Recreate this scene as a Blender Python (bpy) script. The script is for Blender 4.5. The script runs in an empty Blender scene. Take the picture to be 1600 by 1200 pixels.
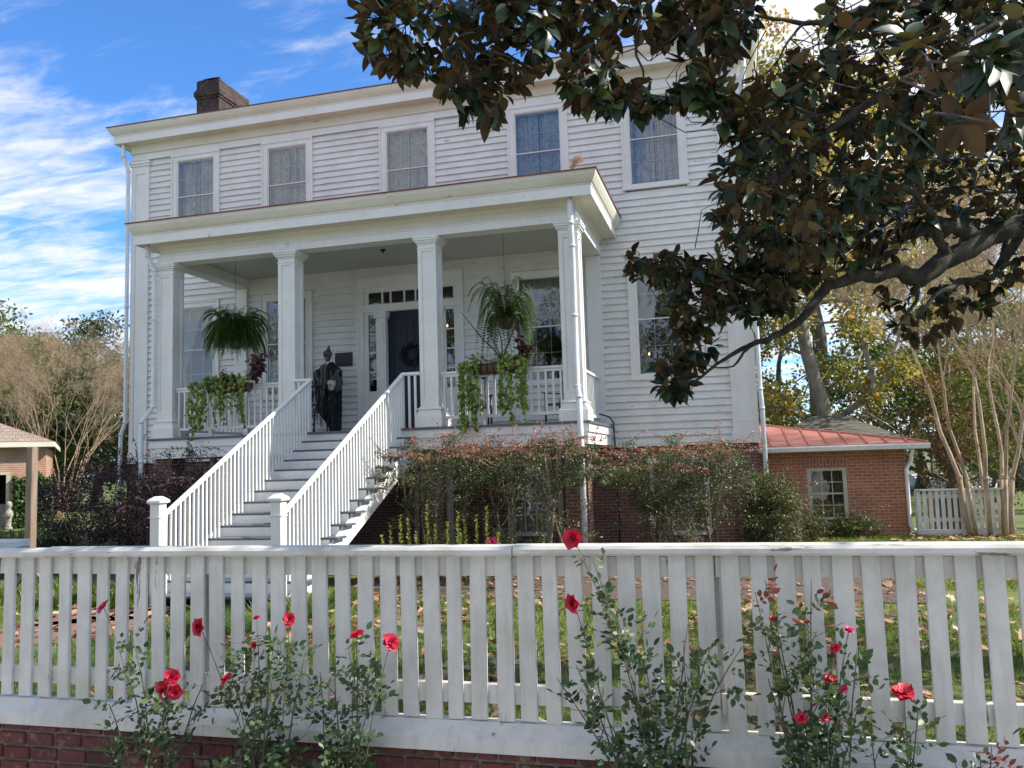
import bpy, math, random
import numpy as np
from mathutils import Vector, Matrix
SC = bpy.context.scene
COL = SC.collection
RAD = math.radians
# ------------------------------------------------------------------ camera
FPX = 1305.09
CAM = np.array([7.117, -17.925, 1.958])
PITCH, ROLL, YAW = .0934, -.0306, .2587
_cp, _sp, _cy, _sy = math.cos(PITCH), math.sin(PITCH), math.cos(YAW), math.sin(YAW)
CF = np.array([-_sy*_cp, _cy*_cp, _sp]); _R = np.array([_cy, _sy, 0.]); _U = np.cross(_R, CF)
CR = math.cos(ROLL)*_R + math.sin(ROLL)*_U
CU = -math.sin(ROLL)*_R + math.cos(ROLL)*_U
cd = bpy.data.cameras.new('camera'); cam = bpy.data.objects.new('camera', cd); COL.objects.link(cam)
cd.sensor_width = 36; cd.lens = 36*FPX/1600; cd.clip_start = .05; cd.clip_end = 3000
M = Matrix.Identity(4)
for i in range(3):
    M[i][0] = CR[i]; M[i][1] = CU[i]; M[i][2] = -CF[i]; M[i][3] = CAM[i]
cam.matrix_world = M
SC.camera = cam
# survey helpers: turn a direction seen from the photographer's spot into a place in the world
def ray(px, py): return CF + CR*(px-800)/FPX - CU*(py-600)/FPX
def at(px, py, dist): return CAM + ray(px, py)*dist
def atY(px, py, Y):
    d = ray(px, py); return CAM + d*(Y-CAM[1])/d[1]
def atZ(px, py, Z):
    d = ray(px, py); return CAM + d*(Z-CAM[2])/d[2]
# ------------------------------------------------------------------ sun, sky, exposure
SUN_EL, SUN_AZ = RAD(41), RAD(10)          # azimuth measured from +X towards +Y (slightly behind the house front)
EXPOSURE = .95
SKY = .12
sl = bpy.data.lights.new('sun', 'SUN'); sl.energy = 4.2; sl.angle = RAD(.53); sl.color = (1, .93, .82)
so = bpy.data.objects.new('sun', sl); COL.objects.link(so)
sd = Vector((math.cos(SUN_EL)*math.cos(SUN_AZ), math.cos(SUN_EL)*math.sin(SUN_AZ), math.sin(SUN_EL)))
so.rotation_euler = sd.to_track_quat('Z', 'Y').to_euler(); so.location = (20, 5, 30)
W = bpy.data.worlds.new('World'); SC.world = W; W.use_nodes = True
nt = W.node_tree; nt.nodes.clear()
def wn(t, **k):
    n = nt.nodes.new(t)
    for a, b in k.items(): setattr(n, a, b)
    return n
sky = wn('ShaderNodeTexSky', sky_type='NISHITA', sun_disc=False)
sky.sun_elevation = SUN_EL; sky.sun_rotation = math.pi/2 - SUN_AZ
sky.air_density = 1.0; sky.dust_density = .25; sky.ozone_density = 2.2
tc = wn('ShaderNodeTexCoord')
def wmath(op, a, b=None, c=None):
    n = wn('ShaderNodeMath', operation=op)
    for i, v in enumerate((a, b, c)):
        if v is None: continue
        if isinstance(v, (int, float)): n.inputs[i].default_value = v
        else: nt.links.new(v, n.inputs[i])
    return n.outputs[0]
sep = wn('ShaderNodeSeparateXYZ'); nt.links.new(tc.outputs['Generated'], sep.inputs[0])
zz = wmath('MAXIMUM', sep.outputs[2], .03)
# cloud layer: direction projected on a high flat sheet
u = wmath('DIVIDE', sep.outputs[0], wmath('ADD', zz, .08)); v = wmath('DIVIDE', sep.outputs[1], wmath('ADD', zz, .08))
cmb = wn('ShaderNodeCombineXYZ'); nt.links.new(u, cmb.inputs[0]); nt.links.new(v, cmb.inputs[1])
def wnoise(scale, rot, stretch, detail, rough, dist=0., loc=(0, 0, 0)):
    mp = wn('ShaderNodeMapping'); mp.inputs['Rotation'].default_value = (0, 0, rot); mp.inputs['Scale'].default_value = stretch
    mp.inputs['Location'].default_value = loc
    nt.links.new(cmb.outputs[0], mp.inputs[0])
    n = wn('ShaderNodeTexNoise'); n.inputs['Scale'].default_value = scale; n.inputs['Detail'].default_value = detail
    n.inputs['Roughness'].default_value = rough; n.inputs['Distortion'].default_value = dist
    nt.links.new(mp.outputs[0], n.inputs['Vector']); return n.outputs[0]
n1 = wnoise(1.5, RAD(20), (1, 2.2, 1), 9, .62, .5, (3.1, 1.7, 0))
n2 = wnoise(5., RAD(28), (1, 2.6, 1), 6, .6, .8, (.3, 4.4, 0))
# a bank of cloud low on the left, thin high veil elsewhere, bright haze towards the sun
def dotdir(px, py):
    d = ray(px, py); d = d/np.linalg.norm(d)
    n = wn('ShaderNodeVectorMath', operation='DOT_PRODUCT'); nt.links.new(tc.outputs['Generated'], n.inputs[0]); n.inputs[1].default_value = tuple(d); return n.outputs['Value']
def smooth(x, a, b):
    n = wn('ShaderNodeMapRange', interpolation_type='SMOOTHSTEP'); n.inputs[1].default_value = a; n.inputs[2].default_value = b
    nt.links.new(x, n.inputs[0]); return n.outputs[0]
bank = smooth(dotdir(-120, 400), .945, .995)
hole = smooth(dotdir(330, 60), .93, .985)
glow = smooth(dotdir(1900, 250), .80, .97)
veil = smooth(dotdir(1150, 0), .95, .99); wisp = smooth(dotdir(470, 60), .975, .997)
m = wmath('ADD', n1, wmath('MULTIPLY', wmath('SUBTRACT', n2, .5), .45))
m = wmath('ADD', m, wmath('MULTIPLY', bank, .285))
m = wmath('SUBTRACT', m, wmath('MULTIPLY', hole, .10))
bk = wn('ShaderNodeVectorMath', operation='DOT_PRODUCT'); nt.links.new(tc.outputs['Generated'], bk.inputs[0]); bk.inputs[1].default_value = (-.15, -.93, .33)
m = wmath('ADD', m, wmath('MULTIPLY', smooth(bk.outputs['Value'], -.25, .55), .24))        # unseen cloud added behind the camera to whiten the sky light
m = wmath('ADD', m, wmath('MULTIPLY', glow, .30))
m = wmath('ADD', m, wmath('MULTIPLY', veil, .12)); m = wmath('ADD', m, wmath('MULTIPLY', wisp, .17))
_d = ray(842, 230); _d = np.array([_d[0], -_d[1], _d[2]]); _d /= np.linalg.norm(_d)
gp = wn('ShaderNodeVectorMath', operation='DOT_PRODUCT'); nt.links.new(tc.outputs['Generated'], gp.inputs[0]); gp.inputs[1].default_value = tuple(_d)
m = wmath('SUBTRACT', m, wmath('MULTIPLY', smooth(gp.outputs['Value'], .992, .998), .5))     # gap added in that unseen cloud so one upper window mirrors blue
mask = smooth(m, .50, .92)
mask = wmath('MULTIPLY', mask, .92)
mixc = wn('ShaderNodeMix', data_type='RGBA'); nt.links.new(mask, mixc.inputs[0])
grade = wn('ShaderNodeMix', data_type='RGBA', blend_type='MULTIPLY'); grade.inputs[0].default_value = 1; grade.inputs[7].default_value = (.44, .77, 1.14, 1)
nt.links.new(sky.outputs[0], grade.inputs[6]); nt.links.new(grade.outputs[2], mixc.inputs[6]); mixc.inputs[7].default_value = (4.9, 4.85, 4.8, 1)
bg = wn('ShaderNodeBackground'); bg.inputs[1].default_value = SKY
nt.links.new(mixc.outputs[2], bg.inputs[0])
wo = wn('ShaderNodeOutputWorld'); nt.links.new(bg.outputs[0], wo.inputs[0])
vs = SC.view_settings; vs.view_transform = 'Standard'; vs.look = 'None'; vs.gamma = 1; vs.exposure = EXPOSURE; vs.use_curve_mapping = False
SC.render.engine = 'CYCLES'; SC.cycles.max_bounces = 7; SC.cycles.transparent_max_bounces = 12
SC.cycles.diffuse_bounces = 4; SC.cycles.glossy_bounces = 3; SC.cycles.transmission_bounces = 4
SC.cycles.sample_clamp_indirect = 6
# ------------------------------------------------------------------ materials
def new_mat(name):
    m = bpy.data.materials.new(name); m.use_nodes = True; t = m.node_tree; b = t.nodes['Principled BSDF']; return m, t, b
def N(t, typ, **k):
    n = t.nodes.new(typ)
    for a, b in k.items():
        if a.startswith('i_'): n.inputs[int(a[2:]) if a[2:].isdigit() else a[2:]].default_value = b
        else: setattr(n, a, b)
    return n
def ramp(t, fac, stops, interp='LINEAR'):
    r = N(t, 'ShaderNodeValToRGB'); r.color_ramp.interpolation = interp
    e = r.color_ramp.elements
    while len(e) < len(stops): e.new(.5)
    for el, (p, c) in zip(e, stops): el.position = p; el.color = (*c, 1) if len(c) == 3 else c
    t.links.new(fac, r.inputs[0]); return r.outputs[0]
def tnoise(t, scale, detail=4, rough=.55, stretch=(1, 1, 1), coord='Object', dist=0.):
    c = N(t, 'ShaderNodeTexCoord'); mp = N(t, 'ShaderNodeMapping'); mp.inputs['Scale'].default_value = stretch
    t.links.new(c.outputs[coord], mp.inputs[0])
    n = N(t, 'ShaderNodeTexNoise'); n.inputs['Scale'].default_value = scale; n.inputs['Detail'].default_value = detail
    n.inputs['Roughness'].default_value = rough; n.inputs['Distortion'].default_value = dist
    t.links.new(mp.outputs[0], n.inputs['Vector']); return n.outputs[0]
def mix(t, fac, a, b, mode='MIX'):
    m = N(t, 'ShaderNodeMix', data_type='RGBA', blend_type=mode)
    for i, v in ((0, fac), (6, a), (7, b)):
        if isinstance(v, (int, float)): m.inputs[i].default_value = v
        elif isinstance(v, tuple): m.inputs[i].default_value = (*v, 1)[:4]
        else: t.links.new(v, m.inputs[i])
    return m.outputs[2]
def bump(t, b, h, strength=.3, dist=.01):
    n = N(t, 'ShaderNodeBump'); n.inputs['Strength'].default_value = strength; n.inputs['Distance'].default_value = dist
    t.links.new(h, n.inputs['Height']); t.links.new(n.outputs[0], b.inputs['Normal'])
def simple(name, col, rough=.6, var=.15, scale=3., metallic=0., bmp=.0):
    m, t, b = new_mat(name)
    n = tnoise(t, scale, 5, .6)
    lo = tuple(c*(1-var) for c in col); hi = tuple(min(1, c*(1+var)) for c in col)
    t.links.new(ramp(t, n, [(.3, lo), (.7, hi)]), b.inputs['Base Color'])
    b.inputs['Roughness'].default_value = rough; b.inputs['Metallic'].default_value = metallic
    if bmp: bump(t, b, tnoise(t, scale*12, 4, .6), bmp, .005)
    return m
def paint(name, col, dirt=(.30, .28, .22), amount=.5, stain_scale=1.2, rough=.45, grain=(1, 1, 1), peel=0., peelc=(.17, .15, .13)):
    """old oil paint on wood: weather stains, brush grain, a few peeled spots"""
    m, t, b = new_mat(name)
    a = tnoise(t, stain_scale, 6, .65, (1, 1, 1))
    s = tnoise(t, stain_scale*7, 6, .7, grain)
    base = mix(t, ramp(t, a, [(.42, (0, 0, 0)), (.8, (amount,)*3)]), col, dirt)
    base = mix(t, ramp(t, s, [(.48, (0, 0, 0)), (.85, (amount*.8,)*3)]), base, dirt)
    if peel:
        p = tnoise(t, 9, 8, .75, grain); p2 = tnoise(t, 1.7, 3, .5)
        q = N(t, 'ShaderNodeMath', operation='ADD'); t.links.new(p, q.inputs[0]); t.links.new(ramp(t, p2, [(.35, (0, 0, 0)), (.75, (.12,)*3)]), q.inputs[1])
        base = mix(t, ramp(t, q.outputs[0], [(.735-peel*.1, (0, 0, 0)), (.755-peel*.1, (1, 1, 1))]), base, peelc)
    t.links.new(base, b.inputs['Base Color']); b.inputs['Roughness'].default_value = rough
    bump(t, b, tnoise(t, 30, 5, .7, grain), .25, .004)
    return m
def brick_mat(name, c1, c2, mortar, bw=.215, bh=.067, ms=.010, dark=(.05, .03, .025), darkamt=.4, white=0., rot=False, bumpd=.008):
    m, t, b = new_mat(name)
    g = N(t, 'ShaderNodeNewGeometry'); sx = N(t, 'ShaderNodeSeparateXYZ'); t.links.new(g.outputs['Position'], sx.inputs[0])
    ad = N(t, 'ShaderNodeMath', operation='ADD'); t.links.new(sx.outputs[0], ad.inputs[0]); t.links.new(sx.outputs[1], ad.inputs[1])
    cb = N(t, 'ShaderNodeCombineXYZ'); t.links.new(ad.outputs[0], cb.inputs[0]); t.links.new(sx.outputs[2], cb.inputs[1])
    src = cb.outputs[0]
    if rot:
        cb = N(t, 'ShaderNodeCombineXYZ'); t.links.new(sx.outputs[2], cb.inputs[0]); t.links.new(ad.outputs[0], cb.inputs[1]); src = cb.outputs[0]
    # wobble the courses a little
    nz = N(t, 'ShaderNodeTexNoise'); nz.inputs['Scale'].default_value = 3.; t.links.new(src, nz.inputs['Vector'])
    vm = N(t, 'ShaderNodeVectorMath', operation='SCALE'); vm.inputs['Scale'].default_value = .012; t.links.new(nz.outputs['Color'], vm.inputs[0])
    va = N(t, 'ShaderNodeVectorMath', operation='ADD'); t.links.new(src, va.inputs[0]); t.links.new(vm.outputs[0], va.inputs[1])
    br = N(t, 'ShaderNodeTexBrick'); t.links.new(va.outputs[0], br.inputs['Vector'])
    br.inputs['Color1'].default_value = (*c1, 1); br.inputs['Color2'].default_value = (*c2, 1); br.inputs['Mortar'].default_value = (*mortar, 1)
    br.inputs['Scale'].default_value = 1; br.inputs['Mortar Size'].default_value = ms; br.inputs['Mortar Smooth'].default_value = .25
    br.inputs['Brick Width'].default_value = bw; br.inputs['Row Height'].default_value = bh; br.inputs['Bias'].default_value = 0
    n1 = N(t, 'ShaderNodeTexNoise'); n1.inputs['Scale'].default_value = 14; n1.inputs['Detail'].default_value = 7; n1.inputs['Roughness'].default_value = .7; t.links.new(g.outputs['Position'], n1.inputs['Vector'])
    n2 = N(t, 'ShaderNodeTexNoise'); n2.inputs['Scale'].default_value = 1.6; n2.inputs['Detail'].default_value = 5; t.links.new(g.outputs['Position'], n2.inputs['Vector'])
    c = mix(t, ramp(t, n1.outputs[0], [(.42, (0, 0, 0)), (.75, (darkamt,)*3)]), br.outputs['Color'], dark)
    c = mix(t, ramp(t, n2.outputs[0], [(.4, (0, 0, 0)), (.75, (darkamt,)*3)]), c, dark)
    if white:
        n3 = N(t, 'ShaderNodeTexNoise'); n3.inputs['Scale'].default_value = 6; n3.inputs['Detail'].default_value = 9; n3.inputs['Roughness'].default_value = .75; t.links.new(g.outputs['Position'], n3.inputs['Vector'])
        c = mix(t, ramp(t, n3.outputs[0], [(.55, (0, 0, 0)), (.72, (white,)*3)]), c, (.42, .37, .35))
    t.links.new(c, b.inputs['Base Color']); b.inputs['Roughness'].default_value = .85
    sub = N(t, 'ShaderNodeMath', operation='MULTIPLY_ADD'); t.links.new(br.outputs['Fac'], sub.inputs[0]); sub.inputs[1].default_value = -1.; t.links.new(n1.outputs[0], sub.inputs[2])
    bump(t, b, sub.outputs[0], .8, bumpd)
    return m
def leaf_mat(name, stops, rough=.5, trans=.25, under=None, spec=.5):
    """leaf tissue: colour differs leaf by leaf; optional different underside"""
    m, t, b = new_mat(name)
    g = N(t, 'ShaderNodeNewGeometry')
    c = ramp(t, g.outputs['Random Per Island'], stops)
    if under: 
        cu = ramp(t, g.outputs['Random Per Island'], under)
        c2 = mix(t, g.outputs['Backfacing'], c, cu); 
        r = N(t, 'ShaderNodeMath', operation='MULTIPLY_ADD'); t.links.new(g.outputs['Backfacing'], r.inputs[0]); r.inputs[1].default_value = .8-rough; r.inputs[2].default_value = rough
        t.links.new(r.outputs[0], b.inputs['Roughness']); c = c2
    else: b.inputs['Roughness'].default_value = rough
    t.links.new(c, b.inputs['Base Color']); b.inputs['Specular IOR Level'].default_value = spec
    if trans:
        tr = N(t, 'ShaderNodeBsdfTranslucent'); t.links.new(mix(t, 1., c, (1.5, 1.35, .6), 'MULTIPLY'), tr.inputs[0])
        ms = N(t, 'ShaderNodeMixShader'); ms.inputs[0].default_value = trans
        t.links.new(b.outputs[0], ms.inputs[1]); t.links.new(tr.outputs[0], ms.inputs[2])
        t.links.new(ms.outputs[0], t.nodes['Material Output'].inputs[0])
    return m
def bark_mat(name, c1, c2, scale=9, stretch=(1, 1, .25), bd=.02):
    m, t, b = new_mat(name)
    n = tnoise(t, scale, 7, .7, stretch)
    t.links.new(ramp(t, n, [(.35, c1), (.65, c2)]), b.inputs['Base Color']); b.inputs['Roughness'].default_value = .9
    bump(t, b, n, .8, bd); return m
# ------------------------------------------------------------------ mesh building
def origin(o):
    v = Vector((0, 0, 0))
    while o is not None: v += o.location; o = o.parent
    return v
def link_mesh(name, me, parent, mats, smooth=False):
    for m in (mats if isinstance(mats, (list, tuple)) else [mats]): me.materials.append(m)
    if smooth: me.polygons.foreach_set('use_smooth', [True]*len(me.polygons))
    o = bpy.data.objects.new(name, me); COL.objects.link(o)
    if parent is not None: o.parent = parent
    return o
class MB:
    def __init__(s): s.v = []; s.f = []; s.mi = []
    def add(s, vs, fs, mi=0):
        n = len(s.v); s.v += [tuple(map(float, p)) for p in vs]; s.f += [tuple(i+n for i in f) for f in fs]; s.mi += [mi]*len(fs); return s
    def box(s, x0, x1, y0, y1, z0, z1, mi=0):
        return s.add([(x0, y0, z0), (x1, y0, z0), (x1, y1, z0), (x0, y1, z0), (x0, y0, z1), (x1, y0, z1), (x1, y1, z1), (x0, y1, z1)],
              [(0, 3, 2, 1), (4, 5, 6, 7), (0, 1, 5, 4), (1, 2, 6, 5), (2, 3, 7, 6), (3, 0, 4, 7)], mi)
    def cbox(s, x0, x1, y0, y1, z0, z1, c=.006, mi=0):
        """box with chamfered vertical and top edges"""
        P = [(x0+c, y0), (x1-c, y0), (x1, y0+c), (x1, y1-c), (x1-c, y1), (x0+c, y1), (x0, y1-c), (x0, y0+c)]
        Q = [(min(max(x, x0+c), x1-c), min(max(y, y0+c), y1-c)) for x, y in P]
        vs = [(x, y, z0) for x, y in P]+[(x, y, z1-c) for x, y in P]+[(x, y, z1) for x, y in Q]
        fs = [tuple(range(7, -1, -1)), tuple(range(16, 24))]
        for k in (0, 8):
            for i in range(8): j = (i+1) % 8; fs.append((k+i, k+j, k+8+j, k+8+i))
        return s.add(vs, fs, mi)
    def extr(s, prof, a, b, axis='x', mi=0, caps=True):
        """extrude closed profile; axis x: prof=(y,z); axis y: prof=(x,z); axis z: prof=(x,y)"""
        def P(p, t): return {'x': (t, p[0], p[1]), 'y': (p[0], t, p[1]), 'z': (p[0], p[1], t)}[axis]
        n = len(prof); vs = [P(p, a) for p in prof]+[P(p, b) for p in prof]
        fs = [(i, (i+1) % n, n+(i+1) % n, n+i) for i in range(n)]
        if caps: fs += [tuple(range(n-1, -1, -1)), tuple(range(n, 2*n))]
        return s.add(vs, fs, mi)
    def beam(s, p, q, w, h, up=(0, 0, 1), mi=0):
        p, q, up = map(lambda a: np.array(a, float), (p, q, up)); d = q-p; d /= np.linalg.norm(d)
        r = np.cross(d, up); r /= np.linalg.norm(r); u_ = np.cross(r, d)
        vs = [e+r*a*w/2+u_*b_*h/2 for e in (p, q) for a, b_ in ((-1, -1), (1, -1), (1, 1), (-1, 1))]
        return s.add(vs, [(0, 1, 2, 3), (7, 6, 5, 4), (0, 4, 5, 1), (1, 5, 6, 2), (2, 6, 7, 3), (3, 7, 4, 0)], mi)
    def tube(s, pts, rad, n=8, mi=0, cap=True):
        pts = [np.array(p, float) for p in pts]
        if not hasattr(rad, '__len__'): rad = [rad]*len(pts)
        vs = []; prev = None
        for i, p in enumerate(pts):
            d = pts[min(i+1, len(pts)-1)]-pts[max(i-1, 0)]; l = np.linalg.norm(d); d = d/l if l > 1e-9 else np.array([0, 0, 1.])
            if prev is None:
                a = np.array([0, 0, 1.]) if abs(d[2]) < .9 else np.array([1., 0, 0])
                r = np.cross(d, a)
            else: r = prev-d*np.dot(prev, d)
            r /= max(np.linalg.norm(r), 1e-9); prev = r; u_ = np.cross(d, r)
            for k in range(n):
                t = 2*math.pi*k/n; vs.append(p+(r*math.cos(t)+u_*math.sin(t))*rad[i])
        fs = []
        for i in range(len(pts)-1):
            for k in range(n): j = (k+1) % n; fs.append((i*n+k, i*n+j, (i+1)*n+j, (i+1)*n+k))
        if cap and n > 2: fs += [tuple(range(n-1, -1, -1)), tuple(range((len(pts)-1)*n, len(pts)*n))]
        return s.add(vs, fs, mi)
    def lathe(s, prof, c=(0, 0, 0), n=16, mi=0, sy=1.):
        vs = []
        for r, z in prof:
            for k in range(n):
                t = 2*math.pi*k/n; vs.append((c[0]+r*math.cos(t), c[1]+r*sy*math.sin(t), c[2]+z))
        m = len(prof); fs = [(i*n+k, i*n+(k+1) % n, (i+1)*n+(k+1) % n, (i+1)*n+k) for i in range(m-1) for k in range(n)]
        fs += [tuple(range(n-1, -1, -1)), tuple(range((m-1)*n, m*n))]
        return s.add(vs, fs, mi)
    def blob(s, c, r, n=10, m=7, jit=0., rng=None, mi=0):
        vs = []; 
        for i in range(m+1):
            a = math.pi*i/m
            for k in range(n):
                t = 2*math.pi*k/n; j = 1+(rng.uniform(-jit, jit) if rng and 0 < i < m else 0)
                vs.append((c[0]+r[0]*math.sin(a)*math.cos(t)*j, c[1]+r[1]*math.sin(a)*math.sin(t)*j, c[2]-r[2]*math.cos(a)*j))
        fs = [(i*n+k, i*n+(k+1) % n, (i+1)*n+(k+1) % n, (i+1)*n+k) for i in range(m) for k in range(n)]
        return s.add(vs, fs, mi)
    def build(s, name, mat, parent=None, smooth=False, loc=None):
        me = bpy.data.meshes.new(name)
        o0 = origin(parent) if parent is not None else Vector(loc or (0, 0, 0))
        me.from_pydata([(a-o0.x, b-o0.y, c-o0.z) for a, b, c in s.v], [], s.f)
        if any(s.mi): me.polygons.foreach_set('material_index', s.mi)
        me.update()
        o = link_mesh(name, me, parent, mat, smooth)
        if parent is None: o.location = o0
        return o
def tag(o, label=None, cat=None, group=None, kind=None):
    if label: o['label'] = label
    if cat: o['category'] = cat
    if group: o['group'] = group
    if kind: o['kind'] = kind
    return o
def empty(name, loc, label=None, cat=None, group=None, rz=0.):
    o = bpy.data.objects.new(name, None); COL.objects.link(o); o.location = loc; o.rotation_euler = (0, 0, rz); o.empty_display_size = .2
    return tag(o, label, cat, group)
def copy_tree(o, parent=None):
    c = o.copy(); COL.objects.link(c)
    if parent is not None: c.parent = parent
    for ch in [x for x in SC.objects if x.parent == o]: copy_tree(ch, c)
    return c
class Cloud:
    """many copies of small leaf templates in one mesh, written with numpy"""
    def __init__(s): s.V = []; s.LI = []; s.LT = []; s.n = 0; s.MI = []
    def put(s, tv, tf, pos, X, Y, Z, size, mi=0):
        """tv (n,3) template; tf list of faces; pos (m,3); X,Y,Z (m,3) frames; size (m,) or (m,3)"""
        m = len(pos)
        if m == 0: return s
        size = np.asarray(size, float); size = size.reshape(m, 1) if size.ndim == 1 else size
        S = np.broadcast_to(size, (m, 3))
        L = tv[None, :, :]*S[:, None, :]
        v = pos[:, None, :]+L[:, :, 0:1]*X[:, None, :]+L[:, :, 1:2]*Y[:, None, :]+L[:, :, 2:3]*Z[:, None, :]
        k = len(tv); s.V.append(v.reshape(-1, 3))
        li = np.concatenate([np.array(f) for f in tf]); lt = np.array([len(f) for f in tf])
        s.LI.append((li[None, :]+(np.arange(m)*k)[:, None]).ravel()+s.n); s.LT.append(np.tile(lt, m)); s.MI.append(np.full(m*len(tf), mi))
        s.n += m*k; return s
    def build(s, name, mat, parent=None, smooth=False, loc=None):
        V = np.concatenate(s.V); o0 = origin(parent) if parent is not None else Vector(loc or (0, 0, 0))
        V = V-np.array(o0)
        LI = np.concatenate(s.LI); LT = np.concatenate(s.LT); ls = np.concatenate([[0], np.cumsum(LT)[:-1]])
        me = bpy.data.meshes.new(name); me.vertices.add(len(V)); me.vertices.foreach_set('co', V.ravel())
        me.loops.add(len(LI)); me.loops.foreach_set('vertex_index', LI.astype(np.int32))
        me.polygons.add(len(LT)); me.polygons.foreach_set('loop_start', ls.astype(np.int32)); me.polygons.foreach_set('loop_total', LT.astype(np.int32))
        me.polygons.foreach_set('material_index', np.concatenate(s.MI).astype(np.int32))
        me.update(calc_edges=True)
        o = link_mesh(name, me, parent, mat, smooth)
        if parent is None: o.location = o0
        return o
def unit(a): return a/np.maximum(np.linalg.norm(a, axis=-1, keepdims=True), 1e-9)
def frames(d, up):
    """X along d, Z close to up"""
    d = unit(d); Y = unit(np.cross(up, d)); Z = np.cross(d, Y); return d, Y, Z
# leaf templates: X = along the leaf 0..1, Y = across, Z = out of the blade
LEAF4 = (np.array([(0, 0, 0), (.45, .26, .05), (1, 0, -.04), (.45, -.26, .05)]), [(0, 1, 2), (0, 2, 3)])
LEAFQ = (np.array([(0, 0, 0), (.5, .28, 0), (1, 0, 0), (.5, -.28, 0)]), [(0, 1, 2, 3)])
def blade(w=.22, droop=.12, fold=.05, n=5):
    xs = np.linspace(0, 1, n); prof = np.sin(np.pi*np.clip(xs**.85, 0, 1))**.8*w
    v = []; f = []
    for i, x in enumerate(xs):
        z = -droop*x*x
        v += [(x, 0, z), (x, prof[i], z+fold*prof[i]/w), (x, -prof[i], z+fold*prof[i]/w)]
    for i in range(n-1):
        a, b = 3*i, 3*i+3
        f += [(a, b, b+1, a+1), (a, a+2, b+2, b)]
    return np.array(v), f
MAGLEAF = blade(.25, .16, .06, 6)
HEART = (np.array([(0, 0, 0), (-.12, .3, .03), (.25, .48, .05), (.65, .3, .02), (1, 0, -.08), (.65, -.3, .02), (.25, -.48, .05), (-.12, -.3, .03)]), [(0, 4, 3, 2, 1), (0, 7, 6, 5, 4)])
MAPLE = (np.array([(0, 0, 0), (.1, .35, .03), (.35, .3, .0), (.45, .6, -.05), (.6, .22, .03), (1, 0, -.04), (.6, -.22, .03), (.45, -.6, .02), (.35, -.3, .0), (.1, -.35, .06)]), [(0, 5, 4, 3, 2, 1), (0, 9, 8, 7, 6, 5)])
def rand_dirs(rng, n, zb=0.):
    v = rng.normal(size=(n, 3)); v[:, 2] += zb; return unit(v)
# ------------------------------------------------------------------ house materials
WHITE = paint('white_clapboard_paint', (.76, .745, .715), amount=.34, grain=(.25, 1, 1.5), peel=.35, rough=.5)
TRIM = paint('white_trim_paint', (.78, .765, .73), amount=.22, grain=(1, 1, .4), peel=.12)
CREAM = paint('cream_cornice_paint', (.74, .70, .59), dirt=(.36, .31, .20), amount=.35, stain_scale=.8, grain=(.15, 1, 1.2), peel=.2)
CEIL = paint('porch_ceiling_paint', (.50, .51, .455), amount=.2)
RAILP = paint('railing_paint', (.80, .785, .75), amount=.15, peel=.05)
TREAD = paint('grey_blue_tread_paint', (.075, .095, .125), dirt=(.3, .28, .25), amount=.3)
ROOFRED = simple('dark_red_roof_metal', (.16, .05, .04), .5, .3)
GUTTERP = paint('downspout_paint', (.74, .75, .76), dirt=(.34, .30, .24), amount=.4, grain=(1, 1, .15), rough=.4)
BRICK_D = brick_mat('foundation_brick', (.24, .085, .055), (.16, .06, .045), (.30, .26, .22), darkamt=.5)
BRICK_C = brick_mat('chimney_brick', (.085, .032, .024), (.02, .012, .011), (.11, .085, .07), darkamt=.95, white=.22, dark=(.012, .010, .010))
NAVY = simple('navy_door_paint', (.005, .008, .026), .5, .2)
BLACK = simple('black_painted_wood', (.010, .010, .013), .35, .2)
IRON = simple('black_iron', (.015, .015, .015), .5, .2)
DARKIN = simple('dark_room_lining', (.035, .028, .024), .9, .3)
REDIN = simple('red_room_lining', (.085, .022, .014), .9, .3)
GREYWOOD = bark_mat('weathered_post_wood', (.16, .14, .12), (.27, .25, .22), 6, (4, 4, .3), .004)
def glass_mat():
    m = bpy.data.materials.new('old_window_glass'); m.use_nodes = True; t = m.node_tree; t.nodes.clear()
    o = N(t, 'ShaderNodeOutputMaterial'); tr = N(t, 'ShaderNodeBsdfTransparent'); tr.inputs[0].default_value = (.86, .88, .88, 1)
    g = N(t, 'ShaderNodeBsdfGlossy'); g.inputs['Roughness'].default_value = .015
    f = N(t, 'ShaderNodeFresnel'); f.inputs[0].default_value = 1.5
    a = N(t, 'ShaderNodeMath', operation='MULTIPLY_ADD'); t.links.new(f.outputs[0], a.inputs[0]); a.inputs[1].default_value = 2.4; a.inputs[2].default_value = .06
    n = tnoise(t, 2.2, 2, .5); b = N(t, 'ShaderNodeBump'); b.inputs['Strength'].default_value = .25; b.inputs['Distance'].default_value = .02
    t.links.new(n, b.inputs['Height']); t.links.new(b.outputs[0], g.inputs['Normal'])
    ms = N(t, 'ShaderNodeMixShader'); t.links.new(a.outputs[0], ms.inputs[0]); t.links.new(tr.outputs[0], ms.inputs[1]); t.links.new(g.outputs[0], ms.inputs[2])
    t.links.new(ms.outputs[0], o.inputs[0]); return m
GLASS = glass_mat()
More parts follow.
